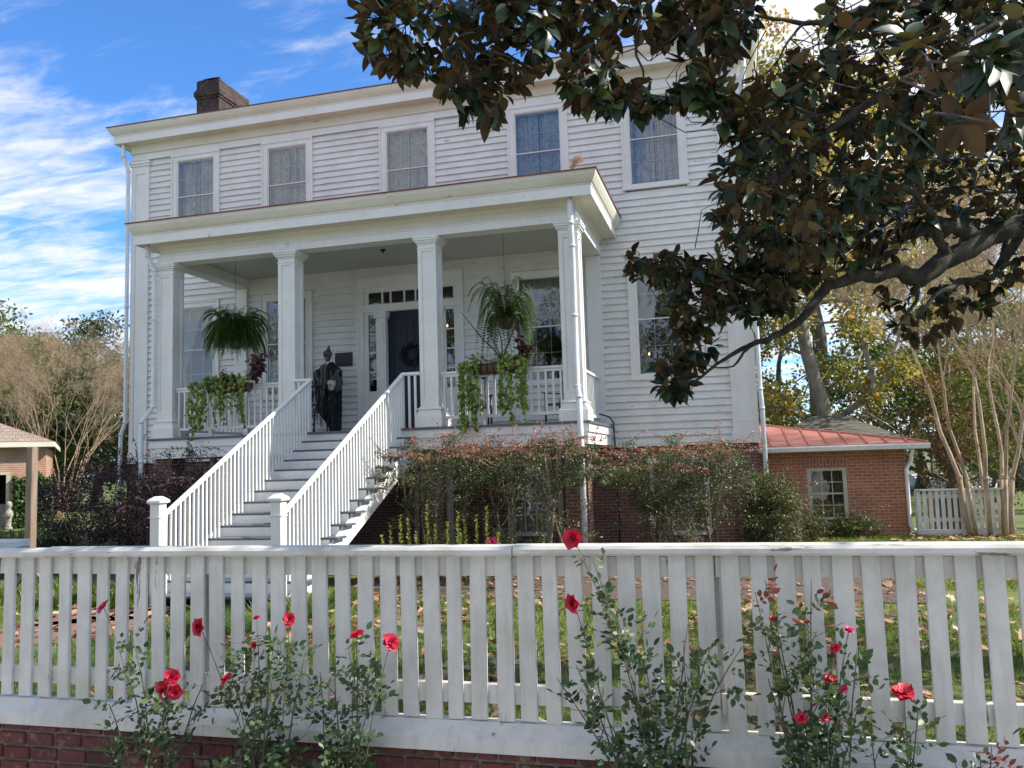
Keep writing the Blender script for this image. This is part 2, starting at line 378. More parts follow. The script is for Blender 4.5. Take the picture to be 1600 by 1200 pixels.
def lace_mat():
    """lace: white thread with see-through openings in a repeated flower and stripe weave"""
    m, t, b = new_mat('lace_curtain'); b.inputs['Base Color'].default_value = (.78, .75, .68, 1); b.inputs['Roughness'].default_value = .9
    w = N(t, 'ShaderNodeTexVoronoi'); w.inputs['Scale'].default_value = 17.; w.inputs['Randomness'].default_value = .5
    c = N(t, 'ShaderNodeTexCoord'); mp = N(t, 'ShaderNodeMapping'); mp.inputs['Scale'].default_value = (1, .2, .8); t.links.new(c.outputs['Object'], mp.inputs[0]); t.links.new(mp.outputs[0], w.inputs[0])
    n = tnoise(t, 16, 5, .7, (1, .2, .55))
    s = N(t, 'ShaderNodeMath', operation='MULTIPLY_ADD'); t.links.new(w.outputs[0], s.inputs[0]); s.inputs[1].default_value = .6; t.links.new(n, s.inputs[2])
    a = ramp(t, s.outputs[0], [(.60, (1,)*3), (.95, (.6, .6, .6))])
    st = tnoise(t, 5, 3, .5, (3, 0, .05)); 
    a = mix(t, 1., a, ramp(t, st, [(.36, (.6,)*3), (.5, (1, 1, 1))]), 'MULTIPLY')
    t.links.new(a, b.inputs['Alpha']); return m
LACE = lace_mat()
def sheer_mat():
    m, t, b = new_mat('sheer_drape'); b.inputs['Base Color'].default_value = (.66, .64, .56, 1); b.inputs['Roughness'].default_value = .9
    t.links.new(ramp(t, tnoise(t, 14, 3, .5, (2, 0, .05)), [(.3, (.5,)*3), (.7, (.9,)*3)]), b.inputs['Alpha']); return m
SHEER = sheer_mat()
def flame_mat():
    m, t, b = new_mat('lit_candle_bulb'); b.inputs['Emission Color'].default_value = (1, .55, .2, 1); b.inputs['Emission Strength'].default_value = 6; return m
FLAME = flame_mat()
# ------------------------------------------------------------------ the house
DK = 2.67                         # porch deck height above the lawn
WL, WR, HD = -7.62, 7.60, 9.0     # wall corners, house depth
ZB, ZT = 2.26, 10.10              # siding foot and head
house = empty('white_house', (0, 0, 0), 'two-storey white clapboard house with raised columned porch and long front stairs', 'house')
# openings: (x0,x1,z0,z1) of the outside of each casing
UW = [(c-.70, c+.70, 7.79, 10.02) for c in (-5.742, -3.157, 0, 3.157, 5.742)]
LW = [(c-.70, c+.70, 3.62, 6.20) for c in (-5.742, -3.20, 3.12, 5.742)]
DOOR = (-1.335, 1.287, DK, 6.36)
OPEN = UW+LW+[DOOR]
rng = random.Random(3)
sd_ = MB(); z = ZB; EXPO = .152; k = 0
while z < ZT-.02:
    z1 = min(z+EXPO*rng.uniform(.985, 1.015), ZT)
    spans = [(WL+.1, WR-.1)]
    for (a, b_, c, d) in OPEN:
        if c-.01 < (z+z1)/2 < d+.01:
            ns = []
            for (p, q) in spans:
                if b_ <= p or a >= q: ns.append((p, q)); continue
                if a > p: ns.append((p, a+.03))
                if b_ < q: ns.append((b_-.03, q))
            spans = ns
    for (p, q) in spans:
        x = p
        while x < q-.01:               # butt joints between boards, each board set a hair differently
            x1 = min(q, x+rng.uniform(2.2, 5.2)); x1 = q if q-x1 < .8 else x1
            o = rng.uniform(-.003, .003); 
            prof = [(-.056+o, z), (-.014+o, z1+.030), (.03, z1+.030), (.03, z+.026), (-.022+o, z+.024), (-.046+o, z)]
            sd_.extr(prof, x+.001, x1-.0015, 'x'); x = x1
    z = z1
sd_.build('clapboard_siding', WHITE, house)
# side and back walls, dark rooms behind the front windows
w = MB(); 
w.box(WL, WL+.12, .04, HD, ZB, 10.4); w.box(WR-.12, WR, .04, HD, ZB, 10.4); w.box(WL+.12, WR-.12, HD-.1, HD, ZB, 10.4)
w.build('side_wall', WHITE, house)
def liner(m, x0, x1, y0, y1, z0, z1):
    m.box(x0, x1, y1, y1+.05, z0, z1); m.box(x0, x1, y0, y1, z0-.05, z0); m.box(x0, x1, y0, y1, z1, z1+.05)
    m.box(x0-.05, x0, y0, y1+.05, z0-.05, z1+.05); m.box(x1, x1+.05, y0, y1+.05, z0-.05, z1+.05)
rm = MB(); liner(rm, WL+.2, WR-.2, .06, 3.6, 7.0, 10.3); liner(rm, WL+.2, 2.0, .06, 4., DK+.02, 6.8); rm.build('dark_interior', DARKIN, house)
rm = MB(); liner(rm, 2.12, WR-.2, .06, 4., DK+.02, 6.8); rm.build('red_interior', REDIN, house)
# pilasters at both corners, with recessed panel, capital and base
for x0, x1 in ((WL, WL+.52), (WR-.52, WR)):
    p = MB(); t_ = .11
    p.box(x0, x1, -.06, .02, ZB+.24, 9.98)
    p.box(x0, x0+t_, -.085, -.06, ZB+.24, 9.86); p.box(x1-t_, x1, -.085, -.06, ZB+.24, 9.86)
    p.box(x0+t_, x1-t_, -.085, -.06, ZB+.24, ZB+.44); p.box(x0+t_, x1-t_, -.085, -.06, 9.66, 9.86)
    q = p.build('corner_pilaster', TRIM, house)
    MB().box(x0-.03, x1+.03, -.115, .0, 9.86, 9.92).box(x0-.05, x1+.05, -.14, 0, 9.92, 9.985).build('capital', TRIM, q)
    MB().box(x0-.02, x1+.02, -.105, 0, ZB, ZB+.17).box(x0-.012, x1+.012, -.097, 0, ZB+.17, ZB+.24).box(x0-.05, x1+.05, -.135, 0, ZB-.05, ZB).build('base_block', TRIM, q)
    # brick pier below
    MB().box(x0+.02, x1-.02, -.07, .25, 0, ZB-.05).build('brick_pier', BRICK_D, house)
def eave(prof, x0, x1, yb, name, mat, parent, ends=(True, True)):
    """moulding running along the front and returning along both sides; prof = (outset, z) polyline, first and last closed at outset 0"""
    m = MB(); n = len(prof); y0 = prof_base_y
    ring = []
    for (o, zz_) in prof: ring.append([(x0-o, yb, zz_), (x0-o, y0-o, zz_), (x1+o, y0-o, zz_), (x1+o, yb, zz_)])
    vs = [p for r in ring for p in r]; fs = []
    for i in range(n-1):
        for k_ in range(3): fs.append((i*4+k_, i*4+k_+1, (i+1)*4+k_+1, (i+1)*4+k_))
    m.add(vs, fs); return m.build(name, mat, parent)
# main cornice
prof_base_y = -.05
eave([(0, 10.02), (0, 10.20)], WL, WR, HD, 'frieze', TRIM, house)
eave([(.035, 10.02), (.035, 10.10), (.0, 10.115)], WL, WR, HD, 'architrave', TRIM, house)
eave([(0, 10.20), (.05, 10.21), (.05, 10.25), (.03, 10.27), (.03, 10.42), (.30, 10.43)], WL, WR, HD, 'soffit', CREAM, house)
eave([(.30, 10.43), (.30, 10.42), (.32, 10.42), (.32, 10.60)], WL, WR, HD, 'fascia', TRIM, house)
eave([(.32, 10.60), (.33, 10.60), (.33, 10.63), (.36, 10.66), (.40, 10.71), (.43, 10.77), (.44, 10.82)], WL, WR, HD, 'crown_moulding', CREAM, house)
# low hipped roof with a thin metal drip edge
m = MB(); e = .46; ze = 10.822; zr = 12.0
R_ = [(WL-e, prof_base_y-e, ze), (WR+e, prof_base_y-e, ze), (WR+e, HD+e, ze), (WL-e, HD+e, ze), (WL+4.6, HD/2, zr), (WR-4.6, HD/2, zr)]
R2_ = [(a, b_, c+.022) for a, b_, c in R_]
m.add(R_+R2_, [(3, 2, 1, 0), (6, 7, 11, 10), (7, 8, 11), (8, 9, 10, 11), (9, 6, 10), (0, 1, 7, 6), (1, 2, 8, 7), (2, 3, 9, 8), (3, 0, 6, 9)])
roof = m.build('roof', ROOFRED, house)
# chimney: stepped brick stack
ch = MB(); cx0, cx1, cy0, cy1 = -7.48, -6.74, 2.4, 3.95
ch.box(cx0, cx1, cy0, cy1, 10.6, 12.72)
for i, (o, za, zb_) in enumerate(((.03, 12.72, 12.79), (.06, 12.79, 12.93), (.03, 12.93, 13.0), (0, 13.0, 13.26))): ch.box(cx0-o, cx1+o, cy0-o, cy1+o, za, zb_)
r2 = random.Random(5)
for i in range(9):
    x = cx0+.02+r2.uniform(0, .55); ch.box(x, x+.2, cy0+.02, cy0+.12, 13.26, 13.26+r2.choice((.0, .03, .06))+.004)
ch.build('chimney', BRICK_C, house)
# ------------------------------------------------------------------ windows
def hanging(m, x0, x1, y, z0, z1, xt0=None, xt1=None, waves=9, amp=.02, tie=None):
    """a curtain sheet with folds; tie=(z, side) gathers it to one side at height z"""
    nx, nz = waves*4, 14; vs = []; fs = []
    for j in range(nz+1):
        t_ = j/nz; z_ = z1+(z0-z1)*t_
        for i in range(nx+1):
            s = i/nx; x = x0+(x1-x0)*s; a = amp
            if tie:
                tz, side, keep = tie
                q = max(0, min(1, (z1-z_)/(z1-tz))); q = q**1.25 if z_ > tz else 1-.18*min(1, (tz-z_)/(tz-z0+1e-6))
                wdt = 1-(1-keep)*q
                x = (x0+(x-x0)*wdt) if side < 0 else (x1-(x1-x)*wdt)
                a = amp*(1+q*.4)
            vs.append((x, y+a*math.sin(s*waves*2*math.pi), z_))
    for j in range(nz):
        for i in range(nx): k_ = j*(nx+1)+i; fs.append((k_, k_+1, k_+nx+2, k_+nx+1))
    m.add(vs, fs)
def sash_window(cx_, z0, z1, name, glass=(1.04, .33, .27), cur='lace', parent=house, mull=3, zmeet=None, lights=(2, 2)):
    """casing outer box 1.40 wide; returns the window part; frame, sashes, pane, curtain as sub-parts"""
    gw = 1.04; x0, x1 = cx_-.70, cx_+.70; g0, g1 = cx_-gw/2, cx_+gw/2
    zs = z0+.15; zt = z1-.17
    c = MB()
    c.box(x0, g0-.02, -.062, .03, z0+.07, z1); c.box(g1+.02, x1, -.062, .03, z0+.07, z1); c.box(g0-.02, g1+.02, -.062, .03, zt+.02, z1)
    for a, b_ in ((x0, x0+.035), (x1-.035, x1)): c.box(a, b_, -.085, -.062, z0+.07, z1)
    c.box(x0+.035, x1-.035, -.085, -.062, z1-.035, z1)
    for a, b_ in ((g0-.045, g0-.02), (g1+.02, g1+.045)): c.box(a, b_, -.072, -.062, z0+.07, zt+.02)
    c.box(g0-.045, g1+.045, -.072, -.062, zt+.02, zt+.045)
    c.box(x0-.02, x1+.02, -.10, .03, z0, z0+.07)
    w_ = c.build(name, TRIM, parent)
    MB().box(g0-.02, g1+.02, -.045, .05, z0+.072, zs-.02).build('sill', TRIM, w_)
    zm = zmeet or (zs+zt)/2
    f = MB()
    # jamb liners
    f.box(g0-.02, g0, -.05, .10, zs-.02, zt+.02); f.box(g1, g1+.02, -.05, .10, zs-.02, zt+.02); f.box(g0, g1, -.05, .10, zt, zt+.02)
    st = .022
    def sash(ya, yb_, za, zb_, rows):
        f.box(g0, g0+st, ya, yb_, za, zb_); f.box(g1-st, g1, ya, yb_, za, zb_); f.box(g0+st, g1-st, ya, yb_, zb_-st, zb_); f.box(g0+st, g1-st, ya, yb_, za, za+.028)
        for i in range(1, 3):
            x = g0+(g1-g0)*i/3; f.box(x-.006, x+.006, ya+.016, yb_-.004, za+.028, zb_-st)
        z_ = (za+zb_)/2+.005
        for i in range(3):
            xa = g0+st if i == 0 else g0+(g1-g0)*i/3+.007; xb = g1-st if i == 2 else g0+(g1-g0)*(i+1)/3-.007
            f.box(xa, xb, ya+.012, yb_-.004, z_-.006, z_+.006)
    sash(-.012, .022, zm-.012, zt, 2); sash(.026, .060, zs-.02, zm+.016, 2)
    f.build('window_frame', TRIM, w_)
    g = MB(); 
    tl = .012*math.sin(cx_*5+z0)                  # storm panes, each hung slightly out of true
    for za, zb_, q in ((zm, zt, tl), (zs, zm, -tl*.6)): g.add([(g0, -.024, za), (g1, -.024+tl*.4, za), (g1, -.024+tl*.4+q*.3, zb_), (g0, -.024+q*.3, zb_)], [(0, 1, 2, 3)])
    MB().box(g0, g1, -.046, -.034, zm-.011, zm+.011).box(g0, g0+.014, -.044, -.034, zs, zt).box(g1-.014, g1, -.044, -.034, zs, zt).build('storm_frame', TRIM, w_)
    g.build('pane', GLASS, w_)
    k_ = MB()
    if cur == 'lace':
        hanging(k_, g0-.06, cx_-.01, .14, zs-.1, zt+.05, waves=6, amp=.018); hanging(k_, cx_+.01, g1+.06, .14, zs-.1, zt+.05, waves=6, amp=.018)
        k_.build('curtain', LACE, w_, smooth=True)
    elif cur == 'tied':
        tz = zs+.75
        hanging(k_, g0-.06, cx_+.06, .15, zs-.1, zt+.05, waves=7, amp=.022, tie=(tz, -1, .30)); hanging(k_, cx_-.06, g1+.06, .19, zs-.1, zt+.05, waves=7, amp=.022, tie=(tz, 1, .30))
        k_.build('curtain', SHEER, w_, smooth=True)
    return w_
for a, b_, c, d in UW: sash_window((a+b_)/2, c, d, 'window', zmeet=8.92)
for i, (a, b_, c, d) in enumerate(LW): sash_window((a+b_)/2, c, d, 'window', cur='lace' if i == 1 else 'tied', zmeet=4.93 if i > 1 else 4.97)
# ------------------------------------------------------------------ entrance
x0, x1, z0, z1 = DOOR
ent = MB()
ent.box(x0, x0+.15, -.062, .03, z0, z1); ent.box(x1-.15, x1, -.062, .03, z0, z1); ent.box(x0+.15, x1-.15, -.062, .03, 6.14, z1)
ent.box(x0-.01, x0+.03, -.09, -.062, z0, z1-.001); ent.box(x1-.03, x1+.01, -.09, -.062, z0, z1-.001); ent.box(x0-.02, x1+.02, -.10, -.062, z1, z1+.03)
ent.box(x0+.15, x1-.15, -.05, .12, 5.56, 5.73)      # transom bar
ent.box(x0+.15, x1-.15, -.03, .12, 6.05, 6.14)
DM = -.022
entr = ent.build('door_surround', TRIM, house)
# transom lights
f = MB(); xs = [x0+.15, -1.07, -.735, -.70, -.525, -.49, -.18, -.145, .10, .135, .44, .475, .65, .685, 1.04, x1-.15]
for i in range(0, 16, 2): f.box(xs[i], xs[i+1], .0, .05, 5.73, 6.05)
for i in range(1, 15, 2): f.box(xs[i], xs[i+1], .0, .05, 5.73, 5.752); f.box(xs[i], xs[i+1], .0, .05, 6.03, 6.05)
f.build('transom_frame', TRIM, entr)
MB().add([(x0+.15, .03, 5.73), (x1-.15, .03, 5.73), (x1-.15, .03, 6.05), (x0+.15, .03, 6.05)], [(0, 1, 2, 3)]).build('transom_pane', GLASS, entr)
for sgn, xa, xb in ((-1, -1.185, -.825), (1, .775, 1.137)):
    f = MB(); ga, gb = (xa+.11, xb-.05) if sgn < 0 else (xa+.075, xb-.085)
    f.box(xa, ga, -.01, .05, 2.70, 5.56); f.box(gb, xb, -.01, .05, 2.70, 5.56); f.box(ga, gb, -.01, .05, 2.70, 3.70); f.box(ga, gb, -.01, .05, 5.50, 5.56)
    for i in range(1, 4): z_ = 3.70+1.80*i/4; f.box(ga, gb, 0, .05, z_-.014, z_+.014)
    f.box(ga-.02, gb+.02, -.03, -.01, 2.80, 3.55)
    q = f.build('sidelight', TRIM, entr)
    MB().add([(ga, .03, 3.70), (gb, .03, 3.70), (gb, .03, 5.50), (ga, .03, 5.50)], [(0, 1, 2, 3)]).build('pane', GLASS, q)
for xa, xb in ((-.84, -.60), (.54, .78)):
    MB().box(xa, xb, -.10, .05, DK, 5.40).box(xa+.05, xb-.05, -.115, -.10, DK+.25, 5.30).box(xa-.02, xb+.02, -.13, .05, DK, DK+.16).box(xa-.03, xb+.03, -.14, .05, 5.40, 5.46).box(xa-.05, xb+.05, -.16, .05, 5.46, 5.55).build('door_pilaster', TRIM, entr)
d = MB(); da, db = -.60, .54; yd = .10
d.box(da, db, yd, yd+.05, DK+.02, 5.56)
mid = (da+db)/2; st = .12
for (pa, pb) in ((DK+.02, DK+.26), (3.62, 3.78), (5.40, 5.56)): d.box(da, db, yd-.018, yd, pa, pb)
for (pa, pb) in ((da, da+st), (mid-.06, mid+.06), (db-st, db)):
    for za, zb_ in ((DK+.26, 3.62), (3.78, 5.40)): d.box(pa, pb, yd-.018, yd, za, zb_)
for (pa, pb) in ((da+st+.05, mid-.11), (mid+.11, db-st-.05)):
    for za, zb_ in ((DK+.31, 3.57), (3.83, 5.35)): d.box(pa, pb, yd-.010, yd, za, zb_)
dr = d.build('front_door', NAVY, entr)
MB().blob((da+.08, yd-.06, 3.72), (.03, .03, .03), 10, 6).tube([(da+.08, yd-.05, 3.72), (da+.08, yd, 3.72)], .012, 8).build('door_handle', simple('aged_brass', (.35, .25, .10), .35, .2, metallic=.8), dr, smooth=True)
# ------------------------------------------------------------------ porch
PX0, PX1, PY = -4.72, 4.62, -3.06
COLX = (-4.40, -1.54, 1.506, 4.306); CY = -2.735
porch = house
b = MB()
b.box(PX0, PX1, PY, -.04, DK-.045, DK)
deck = b.build('porch_deck', TREAD, house)
b = MB(); b.box(PX0+.03, PX1-.03, PY+.03, PY+.07, DK-.20, DK-.047); b.box(PX0+.06, PX1-.06, PY+.055, PY+.10, DK-.42, DK-.20)
for xa, xb in ((PX0+.03, PX0+.07), (PX1-.07, PX1-.03)): b.box(xa, xb, PY+.07, -.04, DK-.20, DK-.047)
for xa, xb in ((PX0+.06, PX0+.10), (PX1-.10, PX1-.06)): b.box(xa, xb, PY+.10, -.04, DK-.42, DK-.20)
b.build('porch_skirt', TRIM, house)
pro_base = None
def column(cx_):
    s = .186; y0, y1 = CY-s, CY+s; x0, x1 = cx_-s, cx_+s
    c = MB(); q = .02; c.box(x0+q, x1-q, y0+q, y1-q, DK+.40, 6.24)
    t_ = .075
    for xa in (x0, x1-t_):
        for ya in (y0, y1-t_): c.box(xa, xa+t_, ya, ya+t_, DK+.40, 6.24)
    for za, zb_ in ((DK+.40, DK+.56), (6.10, 6.24)):
        c.box(x0+t_, x1-t_, y0, y0+q+.01, za, zb_); c.box(x0+t_, x1-t_, y1-q-.01, y1, za, zb_); c.box(x0, x0+q+.01, y0+t_, y1-t_, za, zb_); c.box(x1-q-.01, x1, y0+t_, y1-t_, za, zb_)
    o = c.build('porch_column', TRIM, house)
    k_ = MB()
    for e_, za, zb_ in ((.088, DK, DK+.22), (.075, DK+.22, DK+.25), (.055, DK+.25, DK+.30), (.038, DK+.30, DK+.34), (.055, DK+.34, DK+.37), (.02, DK+.37, DK+.40)): k_.cbox(x0-e_, x1+e_, y0-e_, y1+e_, za, zb_, .008)
    k_.build('base', TRIM, o)
    k_ = MB()
    for e_, za, zb_ in ((.012, 6.15, 6.17), (.02, 6.24, 6.27), (.045, 6.27, 6.31), (.07, 6.31, 6.35), (.08, 6.35, 6.395)): k_.cbox(x0-e_, x1+e_, y0-e_, y1+e_, za, zb_, .006)
    k_.build('capital', TRIM, o)
for x in COLX: column(x)
# half columns against the wall
for x in (COLX[0], COLX[3]): MB().box(x-.16, x+.16, -.12, -.03, DK, 6.39).build('wall_pilaster', TRIM, house)
# beam, frieze, cornice
prof_base_y = CY-.16
XA, XB = COLX[0]-.16, COLX[3]+.16
b = MB(); bi = .32
b.box(XA, XB, prof_base_y, prof_base_y+bi, 6.397, 6.78); b.box(XA, XA+bi, prof_base_y+bi, -.04, 6.397, 6.78); b.box(XB-bi, XB, prof_base_y+bi, -.04, 6.397, 6.78)
b.build('porch_beam', TRIM, house)
eave([(.0, 6.397), (.02, 6.397), (.02, 6.54), (.035, 6.55), (.035, 6.575), (0, 6.58)], XA, XB, -.045, 'porch_architrave', TRIM, house)
eave([(.004, 6.58), (.004, 6.70), (.03, 6.72), (.06, 6.765), (.34, 6.77)], XA, XB, -.045, 'porch_soffit', CREAM, house)
eave([(.34, 6.77), (.34, 6.76), (.36, 6.76), (.36, 6.95)], XA, XB, -.045, 'porch_fascia', TRIM, house)
eave([(.36, 6.95), (.372, 6.95), (.372, 6.975), (.40, 7.0), (.43, 7.05), (.465, 7.12), (.48, 7.19)], XA, XB, -.045, 'porch_crown', CREAM, house)
MB().box(XA+bi, XB-bi, prof_base_y+bi, -.04, 6.62, 6.66).build('porch_ceiling', CEIL, house)
e = .50; m = MB(); yb = -.04
m.add([(XA-e, prof_base_y-e, 7.192), (XB+e, prof_base_y-e, 7.192), (XB+e, yb, 7.192), (XA-e, yb, 7.192),
       (XA-e, prof_base_y-e, 7.215), (XB+e, prof_base_y-e, 7.215), (XB+e, yb, 7.235), (XA-e, yb, 7.235), (XA+1.6, yb, 7.62), (XB-1.6, yb, 7.62)],
      [(3, 2, 1, 0), (4, 5, 9, 8), (5, 6, 9), (4, 8, 7), (0, 1, 5, 4), (1, 2, 6, 5), (3, 0, 4, 7), (2, 3, 7, 8, 9, 6)])
m.build('porch_roof', simple('porch_roof_red_metal', (.20, .045, .04), .45, .25), house)
MB().lathe([(.06, 0), (.06, -.02), (.03, -.04), (.02, -.07)], (-.02, -1.5, 6.62), 10).build('ceiling_fitting', IRON, house)
# level railings
def baluster(x, y, z0, z1, parent, s=.019): return MB().box(x-s, x+s, y-s, y+s, z0, z1).build('baluster', RAILP, parent)
def level_rail(xa, xb, y=CY-.04, n=None):
    r = MB(); zt = 3.72
    r.extr([(y-.045, zt-.02), (y-.035, zt), (y, zt+.012), (y+.035, zt), (y+.045, zt-.02), (y+.03, zt-.05), (y-.03, zt-.05)], xa, xb, 'x')
    r.box(xa, xb, y-.022, y+.022, zt-.09, zt-.052)
    o = r.build('porch_railing', RAILP, house)
    l = MB().box(xa, xb, y-.035, y+.035, 2.82, 2.875)
    for q in range(1, 3): x = xa+(xb-xa)*q/3; l.box(x-.045, x+.045, y-.03, y+.03, DK+.001, 2.818)
    l.box(xa+.04, xa+.12, y-.03, y+.03, DK+.001, 2.818)
    l.build('bottom_rail', RAILP, o)
    n = n or round((xb-xa)/.142)
    for i in range(n): baluster(xa+(xb-xa)*(i+.5)/n, y, 2.877, zt-.092, o)
level_rail(COLX[0]+.186, COLX[1]-.186); level_rail(COLX[2]+.186, COLX[3]-.186)
# side rails to the wall (thin square balusters)
for sx in (COLX[0]+.0, COLX[3]+.02):
    r = MB(); ya, yb = CY+.186, -.13
    r.box(sx-.04, sx+.04, ya, yb, 3.68, 3.73); o = r.build('side_railing', RAILP, house)
    MB().box(sx-.03, sx+.03, ya, yb, 2.82, 2.87).build('bottom_rail', RAILP, o)
    for i in range(15): baluster(sx, ya+(yb-ya)*(i+.5)/15, 2.872, 3.678, o, .014)
# ------------------------------------------------------------------ front stairs
TR, RS, NT = .3097, .178, 14
SY = -2.92
def sh(y): return .042*(y+2.92)                 # the flight runs very slightly askew
stairs = empty('front_stairs', (0, 0, 0)); stairs.parent = house
SXL, SXR = -1.28, 1.24
for k in range(1, NT+1):
    zt = DK-k*RS; yn = SY-k*TR; s = sh(yn+.15)
    MB().cbox(SXL+s, SXR+s, yn-.03, yn+TR-.005, zt-.036, zt, .01).build('tread', TREAD, stairs)
    MB().box(SXL+.12+s, SXR-.12+s, yn+TR-.028, yn+TR-.008, zt, zt+RS-.037).build('riser', TRIM, stairs)
for xs_ in (SXL+.08, SXR-.12):
    st = MB(); pr = []
    ya, yb = SY-.05, SY-NT*TR-.02
    za, zb_ = DK-RS-.10, DK-NT*RS-.10
    A = [(xs_+sh(ya), ya, za+.06), (xs_+sh(yb), yb, zb_+.06), (xs_+sh(yb), yb, 0), (xs_+sh(yb+.3), yb+.3, 0), (xs_+sh(ya), ya, za-.36)]
    n = len(A); st.add(A+[(a+.045, b_, c) for a, b_, c in A], [tuple(range(n)), tuple(range(2*n-1, n-1, -1))]+[(i, n+i, n+(i+1) % n, (i+1) % n) for i in range(n)])
    for k in range(1, NT):
        zt = DK-k*RS; yn = SY-k*TR; s = sh(yn); st.box(xs_+s+.003, xs_+s+.042, yn+.01, yn+TR-.03, zt-RS-.03, zt-.038)
    st.build('stringer', TRIM, stairs)
NY = -7.22
def newel(cx_, side):
    s = .083; z1 = 1.50
    n = MB().cbox(cx_-s, cx_+s, NY-s, NY+s, 0.02, z1, .008).box(cx_-s-.012, cx_+s+.012, NY-s-.012, NY+s+.012, z1-.20, z1-.185)
    o = n.build('newel_post', RAILP, stairs)
    c = MB()
    for e_, za, zb_ in ((.012, z1, z1+.02), (.035, z1+.02, z1+.06), (.02, z1+.06, z1+.075)): c.cbox(cx_-s-e_, cx_+s+e_, NY-s-e_, NY+s+e_, za, zb_, .008)
    c.add([(cx_-s-.01, NY-s-.01, z1+.075), (cx_+s+.01, NY-s-.01, z1+.075), (cx_+s+.01, NY+s+.01, z1+.075), (cx_-s-.01, NY+s+.01, z1+.075), (cx_-.04, NY-.04, z1+.115), (cx_+.04, NY-.04, z1+.115), (cx_+.04, NY+.04, z1+.115), (cx_-.04, NY+.04, z1+.115)],
          [(0, 1, 5, 4), (1, 2, 6, 5), (2, 3, 7, 6), (3, 0, 4, 7), (4, 5, 6, 7)])
    c.build('cap', RAILP, o)
SLOPE = .575
for side, xt in ((-1, -1.0), (1, .975)):
    y0 = -2.95; zt0 = 3.735
    nx = (-1.19, .80)[side > 0]; newel(nx, side)
    y1 = NY+.083
    hr = MB(); P0 = (xt, y0, zt0); P1 = (nx, y1, zt0-(y0-y1)*SLOPE+.0)
    def pt(y, dz=0): t_ = (y0-y)/(y0-y1); return (xt+(nx-xt)*t_, y, zt0-(y0-y)*SLOPE+dz)
    # rounded handrail profile swept down the flight
    prof = [(-.045, -.03), (-.04, 0), (-.015, .014), (.015, .014), (.04, 0), (.045, -.03), (.03, -.055), (-.03, -.055)]
    A = [(P0[0]+a, y0, zt0+c) for a, c in prof]; B = [(P1[0]+a, y1, P1[2]+c) for a, c in prof]; n = len(prof)
    hr.add(A+B, [(i, (i+1) % n, n+(i+1) % n, n+i) for i in range(n)]+[tuple(range(n-1, -1, -1)), tuple(range(n, 2*n))])
    o = hr.build('handrail', RAILP, stairs)
    i = 0; y = y0-.07
    while y > y1+.06:
        x_, _, z_ = pt(y, -.056)
        k = min(NT, max(0, int((SY-y+.03)/TR)+0)); 
        k = max(0, int(math.ceil((SY-y)/TR)))
        zb_ = DK-k*RS
        s = .018; MB().add([(x_-s, y-s, zb_), (x_+s, y-s, zb_), (x_+s, y+s, zb_), (x_-s, y+s, zb_), (x_-s, y-s, z_-s*SLOPE), (x_+s, y-s, z_-s*SLOPE), (x_+s, y+s, z_+s*SLOPE), (x_-s, y+s, z_+s*SLOPE)],
               [(0, 3, 2, 1), (4, 5, 6, 7), (0, 1, 5, 4), (1, 2, 6, 5), (2, 3, 7, 6), (3, 0, 4, 7)]).build('baluster', RAILP, stairs)
        y -= .1035 if True else 0
    # short level piece to the column
    xc = COLX[1]+.186 if side < 0 else COLX[2]-.186
    xa, xb = (xc, xt) if side < 0 else (xt, xc)
    l = MB().extr([(y0+.045-.09, 3.705), (y0-.035, 3.735), (y0, 3.747), (y0+.035, 3.735), (y0+.045, 3.705), (y0+.03, 3.68), (y0-.03, 3.68)], xa, xb, 'x')
    q = l.build('landing_rail', RAILP, stairs)
    for f_ in ((.02, .38, .74) if side > 0 else (.3, .98)): x = xa+(xb-xa)*f_; baluster(x, y0, DK+.001, 3.679, q, .02)
